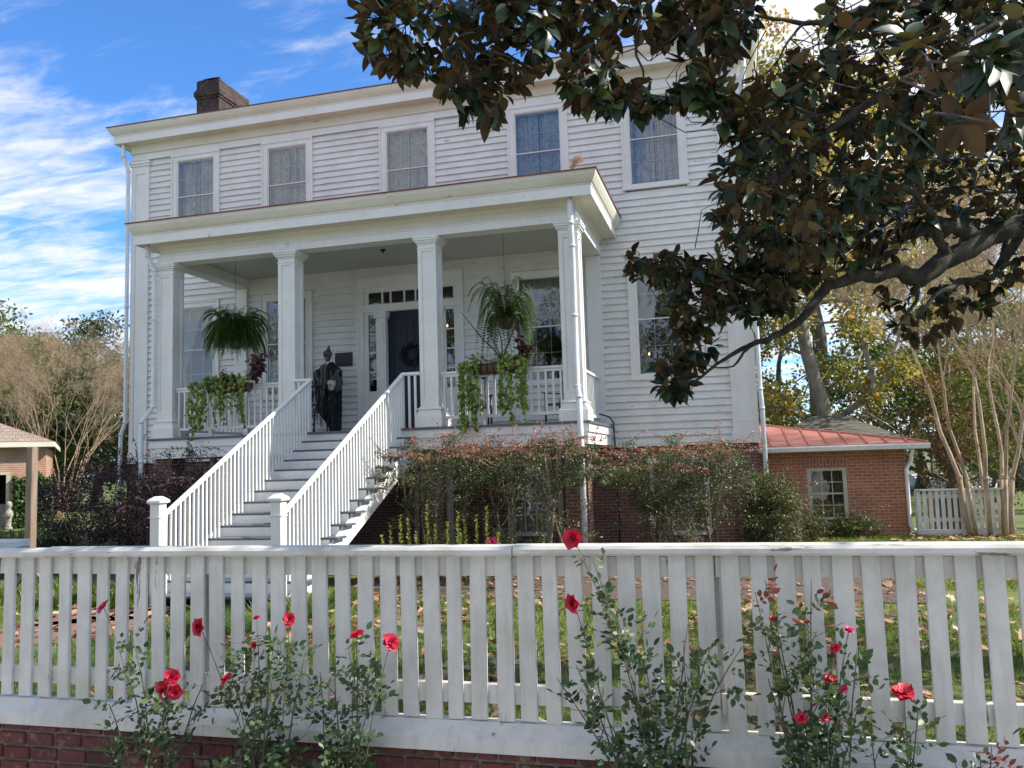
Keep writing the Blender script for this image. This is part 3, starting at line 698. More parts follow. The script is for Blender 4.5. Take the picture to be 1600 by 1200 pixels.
# ------------------------------------------------------------------ foundation, undercroft
b = MB(); BW = [(-5.5, -4.2), (2.2, 3.2), (5.30, 6.55)]        # basement windows
zs0, zs1 = .55, 2.02
def wallseg(m, xa, xb, za, zb_): m.box(xa, xb, 0, .3, za, zb_)
wallseg(b, WL+.02, BW[0][0], 0, ZB-.05)
for i, (a, c) in enumerate(BW):
    nx = BW[i+1][0] if i+1 < len(BW) else WR-.02
    wallseg(b, a, c, 0, .35); wallseg(b, a, c, 1.95, ZB-.05); wallseg(b, c, nx, 0, ZB-.05)
b.box(WL+.02, WL+.3, .3, HD, 0, ZB-.05); b.box(WR-.3, WR-.02, .3, HD, 0, ZB-.05)
b.build('brick_foundation', BRICK_D, house)
MB().box(WL+.03, WR-.03, -.075, .05, ZB-.05, ZB-.004).build('water_table', TRIM, house)
for (a, c) in BW:
    w_ = MB(); z0, z1 = .35, 1.95
    for xa, xb in ((a, a+.1), (c-.1, c)): w_.box(xa, xb, -.03, .12, z0, z1)
    w_.box(a+.1, c-.1, -.03, .12, z1-.1, z1); w_.box(a+.1, c-.1, -.05, .12, z0, z0+.08)
    o = w_.build('basement_window', TRIM, house)
    f = MB(); f.box(a+.1, c-.1, .05, .09, 1.13, 1.18)
    for i in (1, 2): x = a+.1+(c-a-.2)*i/3; f.box(x-.012, x+.012, .05, .08, z0+.08, 1.13); f.box(x-.012, x+.012, .05, .08, 1.18, z1-.1)
    for z_ in (.80, 1.5):
        for i in range(3): f.box(a+.1+(c-a-.2)*i/3+.012, a+.1+(c-a-.2)*(i+1)/3-.012, .05, .08, z_-.012, z_+.012)
    f.build('window_frame', TRIM, o)
    MB().add([(a+.1, .07, z0+.08), (c-.1, .07, z0+.08), (c-.1, .07, z1-.1), (a+.1, .07, z1-.1)], [(0, 1, 2, 3)]).build('pane', GLASS, o)
    k_ = MB(); hanging(k_, a+.1, c-.1, .16, .4, 1.9, waves=7, amp=.02); k_.build('curtain', LACE, o, smooth=True)
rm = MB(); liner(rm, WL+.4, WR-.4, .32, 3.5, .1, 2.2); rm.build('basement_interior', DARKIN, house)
# porch piers and the weathered posts framing them
for x in (COLX[0], COLX[1], COLX[2], COLX[3]):
    MB().box(x-.21, x+.21, CY-.2, CY+.22, 0, DK-.42).build('porch_pier', BRICK_D, house)
for x in (1.506-.33, 1.506+.33, 3.05, 3.75, COLX[3]-.33, -1.87, -3.3): MB().box(x-.05, x+.05, CY-.12, CY-.02, 0, DK-.42).build('undercroft_post', GREYWOOD, house)
# porch underside joist shadow board
MB().box(PX0+.15, PX1-.15, PY+.12, -.05, DK-.22, DK-.18).build('porch_joists', GREYWOOD, house)
# ------------------------------------------------------------------ downspouts
def spout(pts, r=.048):
    d = MB(); d.tube(pts, r, 12)
    for i in range(1, len(pts)-1): d.tube([np.array(pts[i])+(np.array(pts[i-1])-np.array(pts[i]))*.0+np.array([0, 0, .03]), np.array(pts[i])-np.array([0, 0, .03])], r+.007, 12)
    return d.build('downspout', GUTTERP, house, smooth=True)
spout([(-7.72, -.28, 10.42), (-7.72, -.27, 10.1), (-7.68, -.14, 9.75), (-7.68, -.14, 6.2), (-7.68, -.14, 3.25), (-7.78, -.17, 2.95), (-7.80, -.17, 2.0), (-7.80, -.15, .1)])
spout([(COLX[0]-.32, -3.1, 6.76), (COLX[0]-.32, -3.08, 6.55), (COLX[0]-.24, -2.97, 6.25), (COLX[0]-.23, -2.97, 5.2), (COLX[0]-.23, -2.97, 3.35), (COLX[0]-.42, -3.1, 3.02), (COLX[0]-.42, -3.1, 2.2), (COLX[0]-.42, -3.1, .1)])
spout([(COLX[3]+.10, -3.13, 6.76), (COLX[3]+.10, -3.13, 6.3), (COLX[3]+.09, -3.02, 5.9), (COLX[3]+.09, -3.02, 4.6), (COLX[3]+.09, -3.02, 3.3), (COLX[3]+.13, -3.10, 3.1), (COLX[3]+.14, -3.13, 2.2), (COLX[3]+.15, -3.13, .08)], .055)
spout([(WR+.10, -.28, 10.42), (WR+.10, -.27, 10.1), (WR+.06, -.14, 9.75), (WR+.06, -.14, 6.5), (WR+.06, -.14, 3.3), (WR+.08, -.15, 2.9), (WR+.08, -.15, .1)])
# ------------------------------------------------------------------ ground
def ground_mat():
    m, t, b = new_mat('lawn_soil'); n = tnoise(t, .5, 7, .6); n2 = tnoise(t, 7, 6, .7)
    c = ramp(t, n, [(.35, (.08, .12, .025)), (.6, (.14, .17, .04)), (.8, (.18, .15, .06))])
    c = mix(t, ramp(t, n2, [(.45, (0, 0, 0)), (.7, (.6,)*3)]), c, (.045, .05, .018))
    t.links.new(c, b.inputs['Base Color']); b.inputs['Roughness'].default_value = .95; bump(t, b, n2, .8, .03); return m
m = MB(); G = 900
gx = [-G, -60, -30, -15, 0, 15, 30, 60, G]; gy = [-11.5, 0, 10, 20, 40, 80, G]
vs = [(x, y, 0) for y in gy for x in gx]; nx = len(gx)
m.add(vs, [(j*nx+i, j*nx+i+1, (j+1)*nx+i+1, (j+1)*nx+i) for j in range(len(gy)-1) for i in range(nx-1)])
# the lawn keeps level behind the fence and stops at the low brick wall
m.add([(-G, -13.55, 0), (G, -13.55, 0), (G, -11.5, 0), (-G, -11.5, 0)], [(0, 1, 2, 3)])
tag(m.build('ground', ground_mat()), kind='structure')
PAVE = simple('concrete_pavement', (.30, .28, .25), .9, .2, 2, bmp=.3)
m = MB(); m.add([(-G, -60, .012), (G, -60, .012), (G, -13.66, .012), (-G, -13.66, .012)], [(0, 1, 2, 3)])
tag(m.build('pavement', PAVE), kind='structure')
MULCH = bark_mat('bark_mulch', (.045, .032, .025), (.17, .12, .09), 22, (1, 1, 1), .04)
m = MB(); m.box(.9, 9.5, -6.1, -.05, -.05, .015); tag(m.build('mulch_bed', MULCH), kind='structure')
m = MB(); m.box(-9.5, -1.6, -5.2, -.05, -.05, .012); tag(m.build('left_mulch_bed', MULCH), kind='structure')
PATHM = brick_mat('old_brick_path', (.30, .14, .10), (.22, .12, .09), (.20, .17, .13), .2, .1, .008)
m = MB(); PE = [(-120, 1000), (0, 985), (100, 958), (180, 945), (232, 925)]; PF = [(-120, 1030), (0, 1014), (100, 1005), (180, 994), (290, 958), (345, 938)]
PTS = [atZ(a, b_, 0)[:2] for a, b_ in PE]+[np.array([-1.5, -7.2]), np.array([.95, -7.2])]+[atZ(a, b_, 0)[:2] for a, b_ in PF[::-1]]
m.extr([tuple(q) for q in PTS[::-1]], -.05, .02, 'z'); tag(m.build('path', PATHM), kind='structure')
# ------------------------------------------------------------------ front picket fence on its low brick wall
FENCEP = paint('fence_paint', (.66, .635, .59), dirt=(.26, .27, .20), amount=.6, stain_scale=2.5, grain=(1, 1, .12), peel=.55, rough=.55)
CAPP = paint('fence_cap_paint', (.62, .61, .56), dirt=(.22, .22, .15), amount=.75, stain_scale=3., grain=(.2, 1, 1), peel=.45, rough=.6)
FY = -13.60
fence = empty('picket_fence', (5.5, FY, 0), 'long white picket fence with flat cap rail, in front of the lawn behind the roses', 'fence')
rf = random.Random(11)
px_ = [2.548, 2.68, 2.817, 2.96, 3.102, 3.241, 3.371, 3.507, 3.641, 3.773, 3.896, 4.032, 4.167, 4.299, 4.437, 4.559, 4.694, 4.826, 4.963, 5.095, 5.232, 5.358, 5.491, 5.612, 5.743, 5.891, 6.013, 6.144, 6.275, 6.405, 6.535, 6.665, 6.794, 6.931, 7.055, 7.188, 7.316, 7.444, 7.57, 7.708, 7.845, 7.975, 8.102, 8.228, 8.36, 8.49, 8.62, 8.75, 8.88, 9.01, 9.14, 9.27]
px_ = [2.548-.135*i for i in range(10, 0, -1)]+px_
for x in px_:
    w_ = .043+rf.uniform(-.004, .004); zb_ = .615+rf.uniform(-.006, .012); lean = rf.uniform(-.009, .009)
    m = MB(); c = .003; y0, y1 = FY-.010+rf.uniform(-.002, .002), FY+.011
    P = [(x-w_+c, y0), (x+w_-c, y0), (x+w_, y0+c), (x+w_, y1), (x-w_, y1), (x-w_, y0+c)]
    zt = 1.466
    nb = 4
    vs = [(a, b_, zb_+(rf.uniform(0, .006) if i in (0, 1) else 0)) for i, (a, b_) in enumerate(P)]+[(a+lean, b_, zt) for a, b_ in P]
    m.add(vs, [tuple(range(5, -1, -1)), tuple(range(6, 12))]+[(i, (i+1) % 6, 6+(i+1) % 6, 6+i) for i in range(6)])
    for zn in (.745, 1.41):
        for q in (-.5, .5):
            xn = x+w_*q+rf.uniform(-.006, .006); z2 = zn+rf.uniform(-.02, .02); m.tube([(xn, y0+.002, z2), (xn, y0-.0018, z2)], [.0042, .0036], 6)
    m.build('picket', FENCEP, fence)
for xa, xb in ((1.2, 4.08), (4.081, 6.98), (6.984, 9.4)):
    o = rf.uniform(-.004, .004)
    MB().cbox(xa, xb, FY+.013, FY+.052, 1.36+o, 1.463+o, .004).build('upper_rail', FENCEP, fence)
    MB().cbox(xa, xb, FY+.013, FY+.052, .70+o, .80+o, .004).build('lower_rail', FENCEP, fence)
for x in (1.45, 4.07, 6.985, 9.3): MB().box(x-.045, x+.045, FY+.054, FY+.144, 0, 1.463).build('fence_post', FENCEP, fence)
MB().box(7.0, 7.02, FY+.02, FY+.05, .7, 1.46).build('joint_strip', FENCEP, fence)
def capsec(xa, xb, o, d=.075):
    yc = FY+.02; t_ = .052; z = 1.468+o
    pr = [(yc-d, z), (yc-d-.008, z+.012), (yc-d-.008, z+t_-.018), (yc-d+.006, z+t_-.002), (yc-.01, z+t_+.004), (yc+d-.006, z+t_-.002), (yc+d+.004, z+t_-.018), (yc+d, z)]
    return MB().extr(pr, xa, xb, 'x').build('cap_rail', CAPP, fence)
capsec(.9, 2.985, -.006, .06); capsec(2.992, 5.957, 0); capsec(5.964, 9.6, .003)
MB().cbox(2.1, 2.5, FY+.16, FY+.34, 1.50, 1.545, .008).build('post_cap', CAPP, fence)
for xa, xb in ((1.2, 4.05), (4.058, 6.83), (6.84, 9.4)):
    pr = [(FY+.055, .614), (FY-.012, .612), (FY-.102, .545), (FY-.106, .485), (FY-.09, .478), (FY+.055, .478)]
    MB().extr(pr, xa, xb, 'x').build('base_board', FENCEP, fence)
# low wall of hand-made brick, every brick a little out of true
BRICKF = [None]
def brick_solid():
    m, t, b = new_mat('old_red_brick'); g = N(t, 'ShaderNodeNewGeometry')
    c = ramp(t, g.outputs['Random Per Island'], [(0, (.11, .032, .026)), (.4, (.18, .052, .04)), (.8, (.14, .045, .038)), (1, (.07, .03, .028))])
    n = tnoise(t, 30, 7, .72); n2 = tnoise(t, 11, 8, .75)
    c = mix(t, ramp(t, n, [(.45, (0, 0, 0)), (.7, (.8,)*3)]), c, (.05, .025, .02))
    c = mix(t, ramp(t, n2, [(.54, (0, 0, 0)), (.68, (.6,)*3)]), c, (.34, .30, .28))
    t.links.new(c, b.inputs['Base Color']); b.inputs['Roughness'].default_value = .9; bump(t, b, n, .9, .008); return m
MORTAR = simple('grey_mortar', (.19, .165, .14), .95, .35, 25, bmp=.8)
bw = MB(); z = -.06; row = 0
while z < .47:
    x = 1.2+(.09 if row % 2 else 0)+rf.uniform(-.02, .02); hh = .070
    while x < 9.4:
        L_ = rf.choice((.19, .185, .195, .10)) if row % 2 == 0 else .19
        L_ += rf.uniform(-.006, .006); j = rf.uniform(-.004, .004); a = rf.uniform(-.002, .002)
        y0 = FY-.075+j; c = .006
        z1 = min(z+hh, .474)
        P = [(x+c, z), (x+L_-c, z), (x+L_, z+c), (x+L_, z1-c), (x+L_-c, z1), (x+c, z1), (x, z1-c), (x, z+c)]
        Q = [(x+L_/2+(u-x-L_/2)*.94, (z+z1)/2+(w-(z+z1)/2)*.86) for u, w in P]
        vs = [(u, y0-.004+rf.uniform(-.002, .002), w) for u, w in Q]+[(u, y0+.006, w+a) for u, w in P]+[(u, y0+.05, w) for u, w in P]
        fs = [tuple(range(8))]+[(i+8, (i+1) % 8+8, (i+1) % 8, i) for i in range(8)]+[(i+16, (i+1) % 8+16, (i+1) % 8+8, i+8) for i in range(8)]
        bw.add(vs, fs); x += L_+rf.uniform(.012, .017)
    z += .084; row += 1
wall = empty('brick_wall', (5.5, FY, 0), 'low wall of old red brick carrying the white picket fence', 'wall')
bw.build('brick_course', brick_solid(), wall)
mo = MB(); mo.box(1.1, 9.5, FY-.062, FY+.13, -.1, .475); mo.build('mortar', MORTAR, wall)
# ------------------------------------------------------------------ things on the porch
# rocking chair
def rocker(name, loc, rz, label):
    r = empty(name, (0, 0, 0), label, 'rocking chair', 'black rocking chairs on the porch')
    W2 = .25; sz = .43
    s = MB(); s.cbox(-W2, W2, -.23, .22, sz, sz+.03, .01); s.build('seat', BLACK, r)
    for k in range(2):
        x = (-1, 1)[k]*W2
        MB().tube([(x, -.22, .06), (x, -.22, .68)], .02, 8).build('leg', BLACK, r, True)
        MB().tube([(x, .20, .07), (x, .22, .45), (x*.98, .32, .85), (x*.95, .40, 1.14)], .02, 8).build('back_post', BLACK, r, True)
        pts = [(x, -.42+.95*i/10, .02+.14*((i/10-.42)**2)) for i in range(11)]
        MB().tube(pts, .02, 6).build('rocker', BLACK, r, True)
        MB().cbox(x-.035, x+.035, -.27, .27, .67, .695, .006).build('armrest', BLACK, r)
    b = MB()
    for i in range(6):
        x = -W2+.05+(2*W2-.1)*i/5; b.tube([(x, .215, .46), (x, .31, .85), (x, .385, 1.08)], .009, 6)
    b.build('slats', BLACK, r, True)
    MB().tube([(-W2, .395, 1.10), (0, .42, 1.13), (W2, .395, 1.10)], .028, 8).tube([(-W2, .23, .52), (W2, .23, .52)], .014, 6).build('back_rail', BLACK, r, True)
    MB().tube([(-W2, -.22, .25), (W2, -.22, .25)], .012, 6).tube([(-W2, -.22, .25), (-W2, .2, .25)], .012, 6).tube([(W2, -.22, .25), (W2, .2, .25)], .012, 6).build('stretcher', BLACK, r, True)
    r.location = loc; r.rotation_euler = (0, 0, rz); return r
c0 = rocker('rocking_chair', (-2.15, -1.35, DK), RAD(-18), 'black rocking chair behind the left railing next to the robed figure')
for loc, rz, lab in (((1.95, -1.25, DK), RAD(25), 'black rocking chair right of the front door behind the left end of the right railing'),
                     ((3.72, -1.15, DK), RAD(-30), 'black rocking chair near the right porch corner below the draped window')):
    c = copy_tree(c0); c.location = loc; c.rotation_euler = (0, 0, rz); c['label'] = lab
# doormat
# plaque
m, t, b = new_mat('dark_bronze_plaque'); n = tnoise(t, 60, 3, .6, (1, 1, 6)); t.links.new(ramp(t, n, [(.4, (.018, .024, .028)), (.65, (.05, .06, .065))]), b.inputs['Base Color']); b.inputs['Roughness'].default_value = .45; b.inputs['Metallic'].default_value = .5
PL = m
a0, a1 = atY(523.5, 552, -.05), atY(551, 571.5, -.05)
pq = empty('wall_plaque', (a0[0], -.05, a1[2]), 'small dark metal plaque on the clapboards left of the front door', 'plaque')
MB().cbox(a0[0], a1[0], -.062, -.036, a1[2], a0[2]).build('plate', PL, pq)
ff = MB()
for i in range(5):
    z_ = a0[2]-.045-.042*i; k_ = .03+.02*(i % 2); ff.box(a0[0]+k_, a1[0]-k_, -.0635, -.0625, z_-.010, z_)
ff.build('raised_lettering_lines', simple('worn_bronze', (.07, .075, .07), .4, .3, 20, metallic=.4), pq)
# wreath on the door
wc = atY(643, 553, .05); rw = np.random.default_rng(4)
wr = empty('door_wreath', tuple(wc), 'dark twiggy wreath hanging on the navy front door', 'wreath')
cl = Cloud(); n = 700; th = rw.uniform(0, 2*np.pi, n); r_ = .21+rw.normal(0, .03, n)
pos = np.stack([wc[0]+r_*np.cos(th), wc[1]-.03+rw.normal(0, .02, n), wc[2]+r_*np.sin(th)], 1)
d, Y_, Z_ = frames(rand_dirs(rw, n), rand_dirs(rw, n)); cl.put(*LEAF4, pos, d, Y_, Z_, rw.uniform(.04, .08, n))
cl.build('foliage', leaf_mat('dark_wreath_leaf', [(0, (.012, .012, .014)), (.8, (.03, .028, .03)), (1, (.14, .14, .15))], .6, 0), wr)
MB().tube([(wc[0]+.21*math.cos(a), wc[1]-.01, wc[2]+.21*math.sin(a)) for a in np.linspace(0, 2*np.pi, 25)], .02, 6).build('ring', bark_mat('twig', (.03, .02, .015), (.06, .045, .03)), wr)
# electric candles glowing inside
for (px, py, Y, lab) in ((1014.5, 553, .45, 'lit candle lamp inside the window at the right of the porch'), (699, 509, .55, 'lit candle lamp behind the sidelight right of the front door')):
    p = atY(px, py, Y); e = empty('candle_lamp', (p[0], p[1], p[2]-.25), lab, 'candle lamp', 'lit candle lamps inside the house')
    MB().tube([(p[0], p[1], p[2]-.25), (p[0], p[1], p[2]-.03)], .012, 8).lathe([(.04, -.27), (.04, -.25), (.012, -.24)], tuple(p), 10).build('stem', simple('ivory_candle', (.5, .45, .35), .5), e)
    MB().lathe([(.002, -.03), (.013, -.015), (.014, 0), (.008, .02), (.001, .038)], tuple(p), 10).build('bulb', FLAME, e, True)
# ---- robed figure decoration
CLOTH_D = leaf_mat('ragged_dark_gauze', [(0, (.010, .011, .016)), (.6, (.05, .054, .066)), (1, (.13, .13, .14))], .9, .1)
CLOTH_G = leaf_mat('ragged_pale_gauze', [(0, (.10, .095, .085)), (1, (.20, .19, .17))], .9, .1)
CLOTH_T = leaf_mat('green_gauze', [(0, (.05, .08, .07)), (1, (.10, .15, .13))], .9, .1)
BONE = simple('yellowed_bone', (.55, .52, .42), .6, .35, 30, bmp=.4); DARKBONE = simple('rotting_mask', (.10, .09, .075), .7, .5, 30, bmp=.6)
PIT = simple('black_socket', (.006, .006, .006), .9, .1)
fy = -.55
F0 = atY(505, 672, fy); fx = F0[0]
fig = empty('skeleton_decoration', (fx, fy, DK), 'hanging skeleton decoration in ragged black robes holding a pale skull beside the wall plaque', 'halloween decoration')
def skull(c, s, mat, par, name, jaw=.0, yaw=0.):
    """front faces -Y; s = height"""
    sk = MB(); n = 20; rows = [(-.50, .17, .16, .06), (-.42, .22, .22, .05), (-.30, .25, .26, .03), (-.18, .26, .30, .0), (-.06, .33, .36, -.02), (.06, .36, .43, -.04), (.20, .37, .47, -.06), (.33, .34, .44, -.06), (.43, .25, .34, -.05), (.49, .12, .17, -.04), (.505, .01, .02, -.04)]
    vs = []
    for z_, rx, ry, off in rows:
        for k in range(n):
            a = 2*math.pi*k/n; x = rx*math.cos(a); y = -ry*math.sin(a)*(1.0 if math.sin(a) > 0 else .95)
            f_ = max(0, math.sin(a))
            if -.12 < z_ < .14: y += .05*math.exp(-((abs(x)-.16)/.08)**2)*f_       # eye hollows
            if -.2 < z_ < .0: y -= .05*math.exp(-(x/.07)**2)*f_
            if -.35 < z_ < -.1: y += .04*math.exp(-((abs(x)-.24)/.06)**2)*f_
            vs.append((x, y+off*-1*.5, z_))
    def T(p):
        x, y, z_ = p; x, y = x*math.cos(yaw)-y*math.sin(yaw), x*math.sin(yaw)+y*math.cos(yaw); return (c[0]+x*s, c[1]+y*s, c[2]+z_*s)
    m_ = len(rows); fs = [(i*n+k, i*n+(k+1) % n, (i+1)*n+(k+1) % n, (i+1)*n+k) for i in range(m_-1) for k in range(n)]+[tuple(range(n-1, -1, -1))]
    sk.add([T(p) for p in vs], fs); o = sk.build(name, mat, par, True)
    e = MB()
    for sx in (-1, 1):
        q = MB(); q.blob((sx*.15, -.335, .03), (.085, .07, .09), 10, 6); e.add([T(p) for p in q.v], q.f)
    q = MB(); q.add([(-.05, -.40, -.16), (.05, -.40, -.16), (0, -.41, -.04), (0, -.33, -.12)], [(0, 1, 2), (0, 3, 1), (1, 3, 2), (2, 3, 0)]); e.add([T(p) for p in q.v], q.f)
    q = MB(); q.box(-.13, .13, -.30-.0, -.20, -.30-jaw, -.25); e.add([T(p) for p in q.v], q.f)
    e.build('socket', PIT, o)
    te = MB()
    for i in range(7):
        x = -.12+.04*i; q = MB(); q.box(x-.015, x+.015, -.325, -.28, -.275, -.22); q.box(x-.015, x+.015, -.315, -.27, -.36-jaw, -.305-jaw); te.add([T(p) for p in q.v], q.f)
    te.build('tooth', BONE, o); return o
hc = atY(512, 556, fy-.08)
hd = skull((hc[0], hc[1], hc[2]), .26, DARKBONE, fig, 'skull_mask', .06, RAD(-8))
ht = MB(); 
for i in range(14):
    a = i*.45; ht.tube([(hc[0]+.02+.05*math.cos(a), hc[1]+.05*math.sin(a), hc[2]+.09), (hc[0]+.02+.03*math.cos(a), hc[1]+.03*math.sin(a), hc[2]+.16), (hc[0]+.035+.02*math.cos(a*2), hc[1], hc[2]+.235)], [.012, .008, .003], 5)
ht.build('topknot', bark_mat('straw_hair', (.05, .045, .03), (.14, .12, .09)), fig)
rq = np.random.default_rng(8)
# robe: lofted torso with ragged hem plus overlapping strips
rb = MB(); n = 26; tz = [5.62-.26, 5.25, 5.0, 4.6, 4.1, 3.7]
zt_ = hc[2]-.13
rows = [(0, .05, .05, .02), (.07, .10, .08, .0), (.14, .27, .12, -.06), (.22, .34, .14, -.09), (.5, .33, .15, -.08), (.8, .29, .15, -.06), (1.15, .27, .14, -.04), (1.5, .16, .10, .08), (1.82, .09, .07, .11)]
vs = []
for j, (dz, rx, ry, ox) in enumerate(rows):
    for k in range(n):
        a = 2*math.pi*k/n; w_ = 1+.10*math.sin(a*7+j*.3)*(j > 2)+rq.uniform(-.04, .04)*(j > 2)
        vs.append((hc[0]+ox+rx*w_*math.cos(a), fy+.08+ry*w_*math.sin(a), zt_-dz+(rq.uniform(-.08, .08) if j >= 7 else 0)))
rb.add(vs, [(i*n+k, (i+1)*n+k, (i+1)*n+(k+1) % n, i*n+(k+1) % n) for i in range(len(rows)-1) for k in range(n)])
rb.build('robe', simple('black_robe', (.014, .015, .022), .95, .3, 12), fig)
def strips(cnt, xr, zr, L, w_, mat, name, yo=-.10):
    s = MB()
    for i in range(cnt):
        x = hc[0]+rq.uniform(*xr); z_ = zt_-rq.uniform(*zr); l = rq.uniform(*L); w = rq.uniform(*w_); y = fy-.06+rq.uniform(-.04, .04)+yo*.3
        sw = rq.uniform(-.05, .05); N_ = 6
        v = []; 
        for j in range(N_+1):
            q = j/N_; xx = x+sw*q+.012*math.sin(j*1.7+i); ww = w*(1-.55*q)*(1+rq.uniform(-.3, .3)); yy = y+.012*math.sin(j*2.1+i*.7)
            v += [(xx-ww/2, yy, z_-l*q), (xx+ww/2, yy-.012, z_-l*q)]
        s.add(v, [(2*j, 2*j+1, 2*j+3, 2*j+2) for j in range(N_)])
    return s.build(name, mat, fig)
strips(60, (-.42, .22), (.18, .75), (.5, 1.0), (.02, .06), CLOTH_D, 'tattered_strips')
strips(12, (-.02, .16), (1.0, 1.3), (.5, .75), (.008, .02), CLOTH_G, 'loose_threads')
strips(14, (-.16, .04), (.02, .14), (.35, .75), (.03, .055), CLOTH_G, 'pale_scarf', -.5)
# gauze cape across the shoulders
for sx in (-1, 1):
    p0 = (hc[0]-.06+sx*.02, fy-.08, zt_-.62); c_ = MB()
    c_.tube([(hc[0]-.05+sx*.30, fy-.02, zt_-.20), (hc[0]-.05+sx*.20, fy-.10, zt_-.38), (hc[0]-.05+sx*.05, fy-.12, zt_-.55)], [.035, .045, .03], 8); c_.build('gauze_cape', CLOTH_G, fig, True)
# arms meeting at the held skull
sc_ = atY(518, 602, fy-.22)
for sx, sh_ in ((-1, (hc[0]-.28, fy, zt_-.22)), (1, (hc[0]+.18, fy, zt_-.2))):
    el = (hc[0]+(-.14 if sx < 0 else .26), fy-.1, zt_-.55) if sx > 0 else (hc[0]-.16, fy-.16, zt_-.62)
    MB().tube([sh_, el, (sc_[0]-.02, fy-.18, sc_[2]+.04)], [.06, .05, .04], 8).build('sleeve', simple('grey_sleeve', (.06, .06, .06), .9, .4, 20), fig, True)
    hnd = MB(); bx_, bz_ = (sc_[0]+(-.10 if sx < 0 else .09), sc_[2]+.05)
    for f_ in range(5): hnd.tube([(bx_-.01*sx+.004*f_, fy-.19, bz_+.06-.005*f_), (bx_+.0*sx, fy-.24+.008*f_, bz_+.035-.02*f_), (bx_-.03*sx, fy-.27+.008*f_, bz_+.02-.024*f_)], [.009, .008, .005], 6)
    hnd.build('bony_hand', BONE, fig, True)
MB().blob((sc_[0]+.08, sc_[1]+.10, sc_[2]+.03), (.15, .09, .19), 12, 8, .12, rf).build('green_shroud', simple('green_shroud_cloth', (.05, .075, .065), .95, .4, 18), fig, True)
skull(tuple(sc_), .24, BONE, fig, 'held_skull', .02, RAD(-20))
pole = MB().tube([(fx+.05, fy+.1, DK), (fx+.03, fy+.1, zt_)], .018, 8); pole.build('stand_pole', IRON, fig)
MB().lathe([(.16, 0), (.16, .02), (.02, .03)], (fx+.05, fy+.1, DK), 14).build('stand_base', IRON, fig)
# ---- ferns
FERN1 = leaf_mat('boston_fern', [(0, (.05, .11, .03)), (.6, (.105, .21, .05)), (.93, (.18, .29, .08)), (1, (.12, .13, .05))], .5, .25)
FERN2 = leaf_mat('trailing_boston_fern', [(0, (.05, .10, .03)), (.6, (.09, .17, .045)), (.93, (.16, .24, .07)), (1, (.15, .15, .06))], .5, .3)  # separate leaf greens for the loose trailing fern
PIN = (np.array([(0, -.22, 0), (0, .22, 0), (.6, .18, .02), (1, 0, -.03), (.6, -.18, .02)]), [(0, 4, 3, 2, 1)])
def frond(cl, st, p0, dirh, length, rise, droop, rng, wleaf=.05, n=34, fat=2.2):
    """arching frond; returns rachis points"""
    t_ = np.linspace(0, 1, n); d = np.array([math.cos(dirh), math.sin(dirh), 0]); side = np.array([-d[1], d[0], 0])
    reach = length*(.95-.25*droop)*np.sin(np.minimum(t_*1.45, 1.57+.2*t_))
    z_ = rise*length*np.sin(np.pi*np.minimum(t_*.95, .5)/1.0*1.0)-droop*length*np.maximum(0, t_-.22)**1.7
    sw = rng.uniform(-.12, .12)*length
    P = p0+d*reach[:, None]+np.array([0, 0, 1.])*z_[:, None]+side*(sw*t_**2)[:, None]
    st.tube(P[::4] if n > 12 else P, [.004-.003*i/8 for i in range(len(P[::4]))], 3, cap=False)
    T = np.gradient(P, axis=0); T = unit(T)
    L_ = wleaf*np.sin(np.pi*np.clip(t_*.92+.08, 0, 1))**.6*(1+rng.uniform(-.1, .1, n))
    for sg in (-1, 1):
        sd2 = unit(np.cross(T, np.array([0, 0, 1.]))+1e-4)*sg; dd = unit(sd2+T*.35+np.array([0, 0, -.15])); nn = np.cross(T, sd2)*sg
        X, Y_, Z_ = frames(dd, np.tile(unit(np.array([[0, 0, 1.]])+.001), (n, 1))+T*.1)
        gap = np.linalg.norm(np.gradient(P, axis=0), axis=1); S = np.stack([L_, gap*fat, L_], 1)
        cl.put(*PIN, P, X, Y_, Z_, S)
def fern(name, c, hook, R_, nf, droop, lab, mat, seed, basket=True, wl=.055):
    rng = np.random.default_rng(seed)
    e = empty(name, (c[0], c[1], c[2]-.2), lab, 'hanging fern', 'ferns hanging from the porch ceiling')
    MB().lathe([(.10, -.17), (.14, -.10), (.165, -.0), (.17, .02), (.15, .02)], tuple(c), 18).build('basket', simple('coir_basket', (.10, .06, .035), .95, .4, 40, bmp=.8), e)
    w_ = MB()
    for k in range(3):
        a = k*2.1+.4; w_.tube([(c[0]+.165*math.cos(a), c[1]+.165*math.sin(a), c[2]+.01), (c[0], c[1], c[2]+.42)], .003, 4)
    w_.tube([(c[0], c[1], c[2]+.42), (hook[0], hook[1], hook[2])], .004, 5); w_.build('hanger_wire', IRON, e)
    cl = Cloud(); st = MB()
    for i in range(nf):
        a = rng.uniform(0, 2*np.pi); q = rng.random(); r0 = .1*np.sqrt(rng.random())
        p0 = np.array([c[0]+r0*math.cos(a), c[1]+r0*math.sin(a), c[2]+.02])
        up = 1-q; rise = .26+.75*up**1.1; ln = R_*rng.uniform(.85, 1.15)*(1.1-.25*up)
        frond(cl, st, p0, a+rng.uniform(-.3, .3), ln, rise, droop*(.35+.95*q), rng, wl)
    for i in range(int(nf*.7)):                       # short young fronds hide the basket
        a = rng.uniform(0, 2*np.pi); p0 = np.array([c[0]+.13*math.cos(a), c[1]+.13*math.sin(a), c[2]+.02]); frond(cl, st, p0, a+rng.uniform(-.4, .4), R_*rng.uniform(.35, .75), .25, droop*rng.uniform(.9, 1.6), rng, wl*.9, 22)
    cl.build('fronds', mat, e); st.build('frond_stems', mat, e)
c1 = atY(368, 532, -2.55); h1 = np.array([c1[0], c1[1], 6.62])
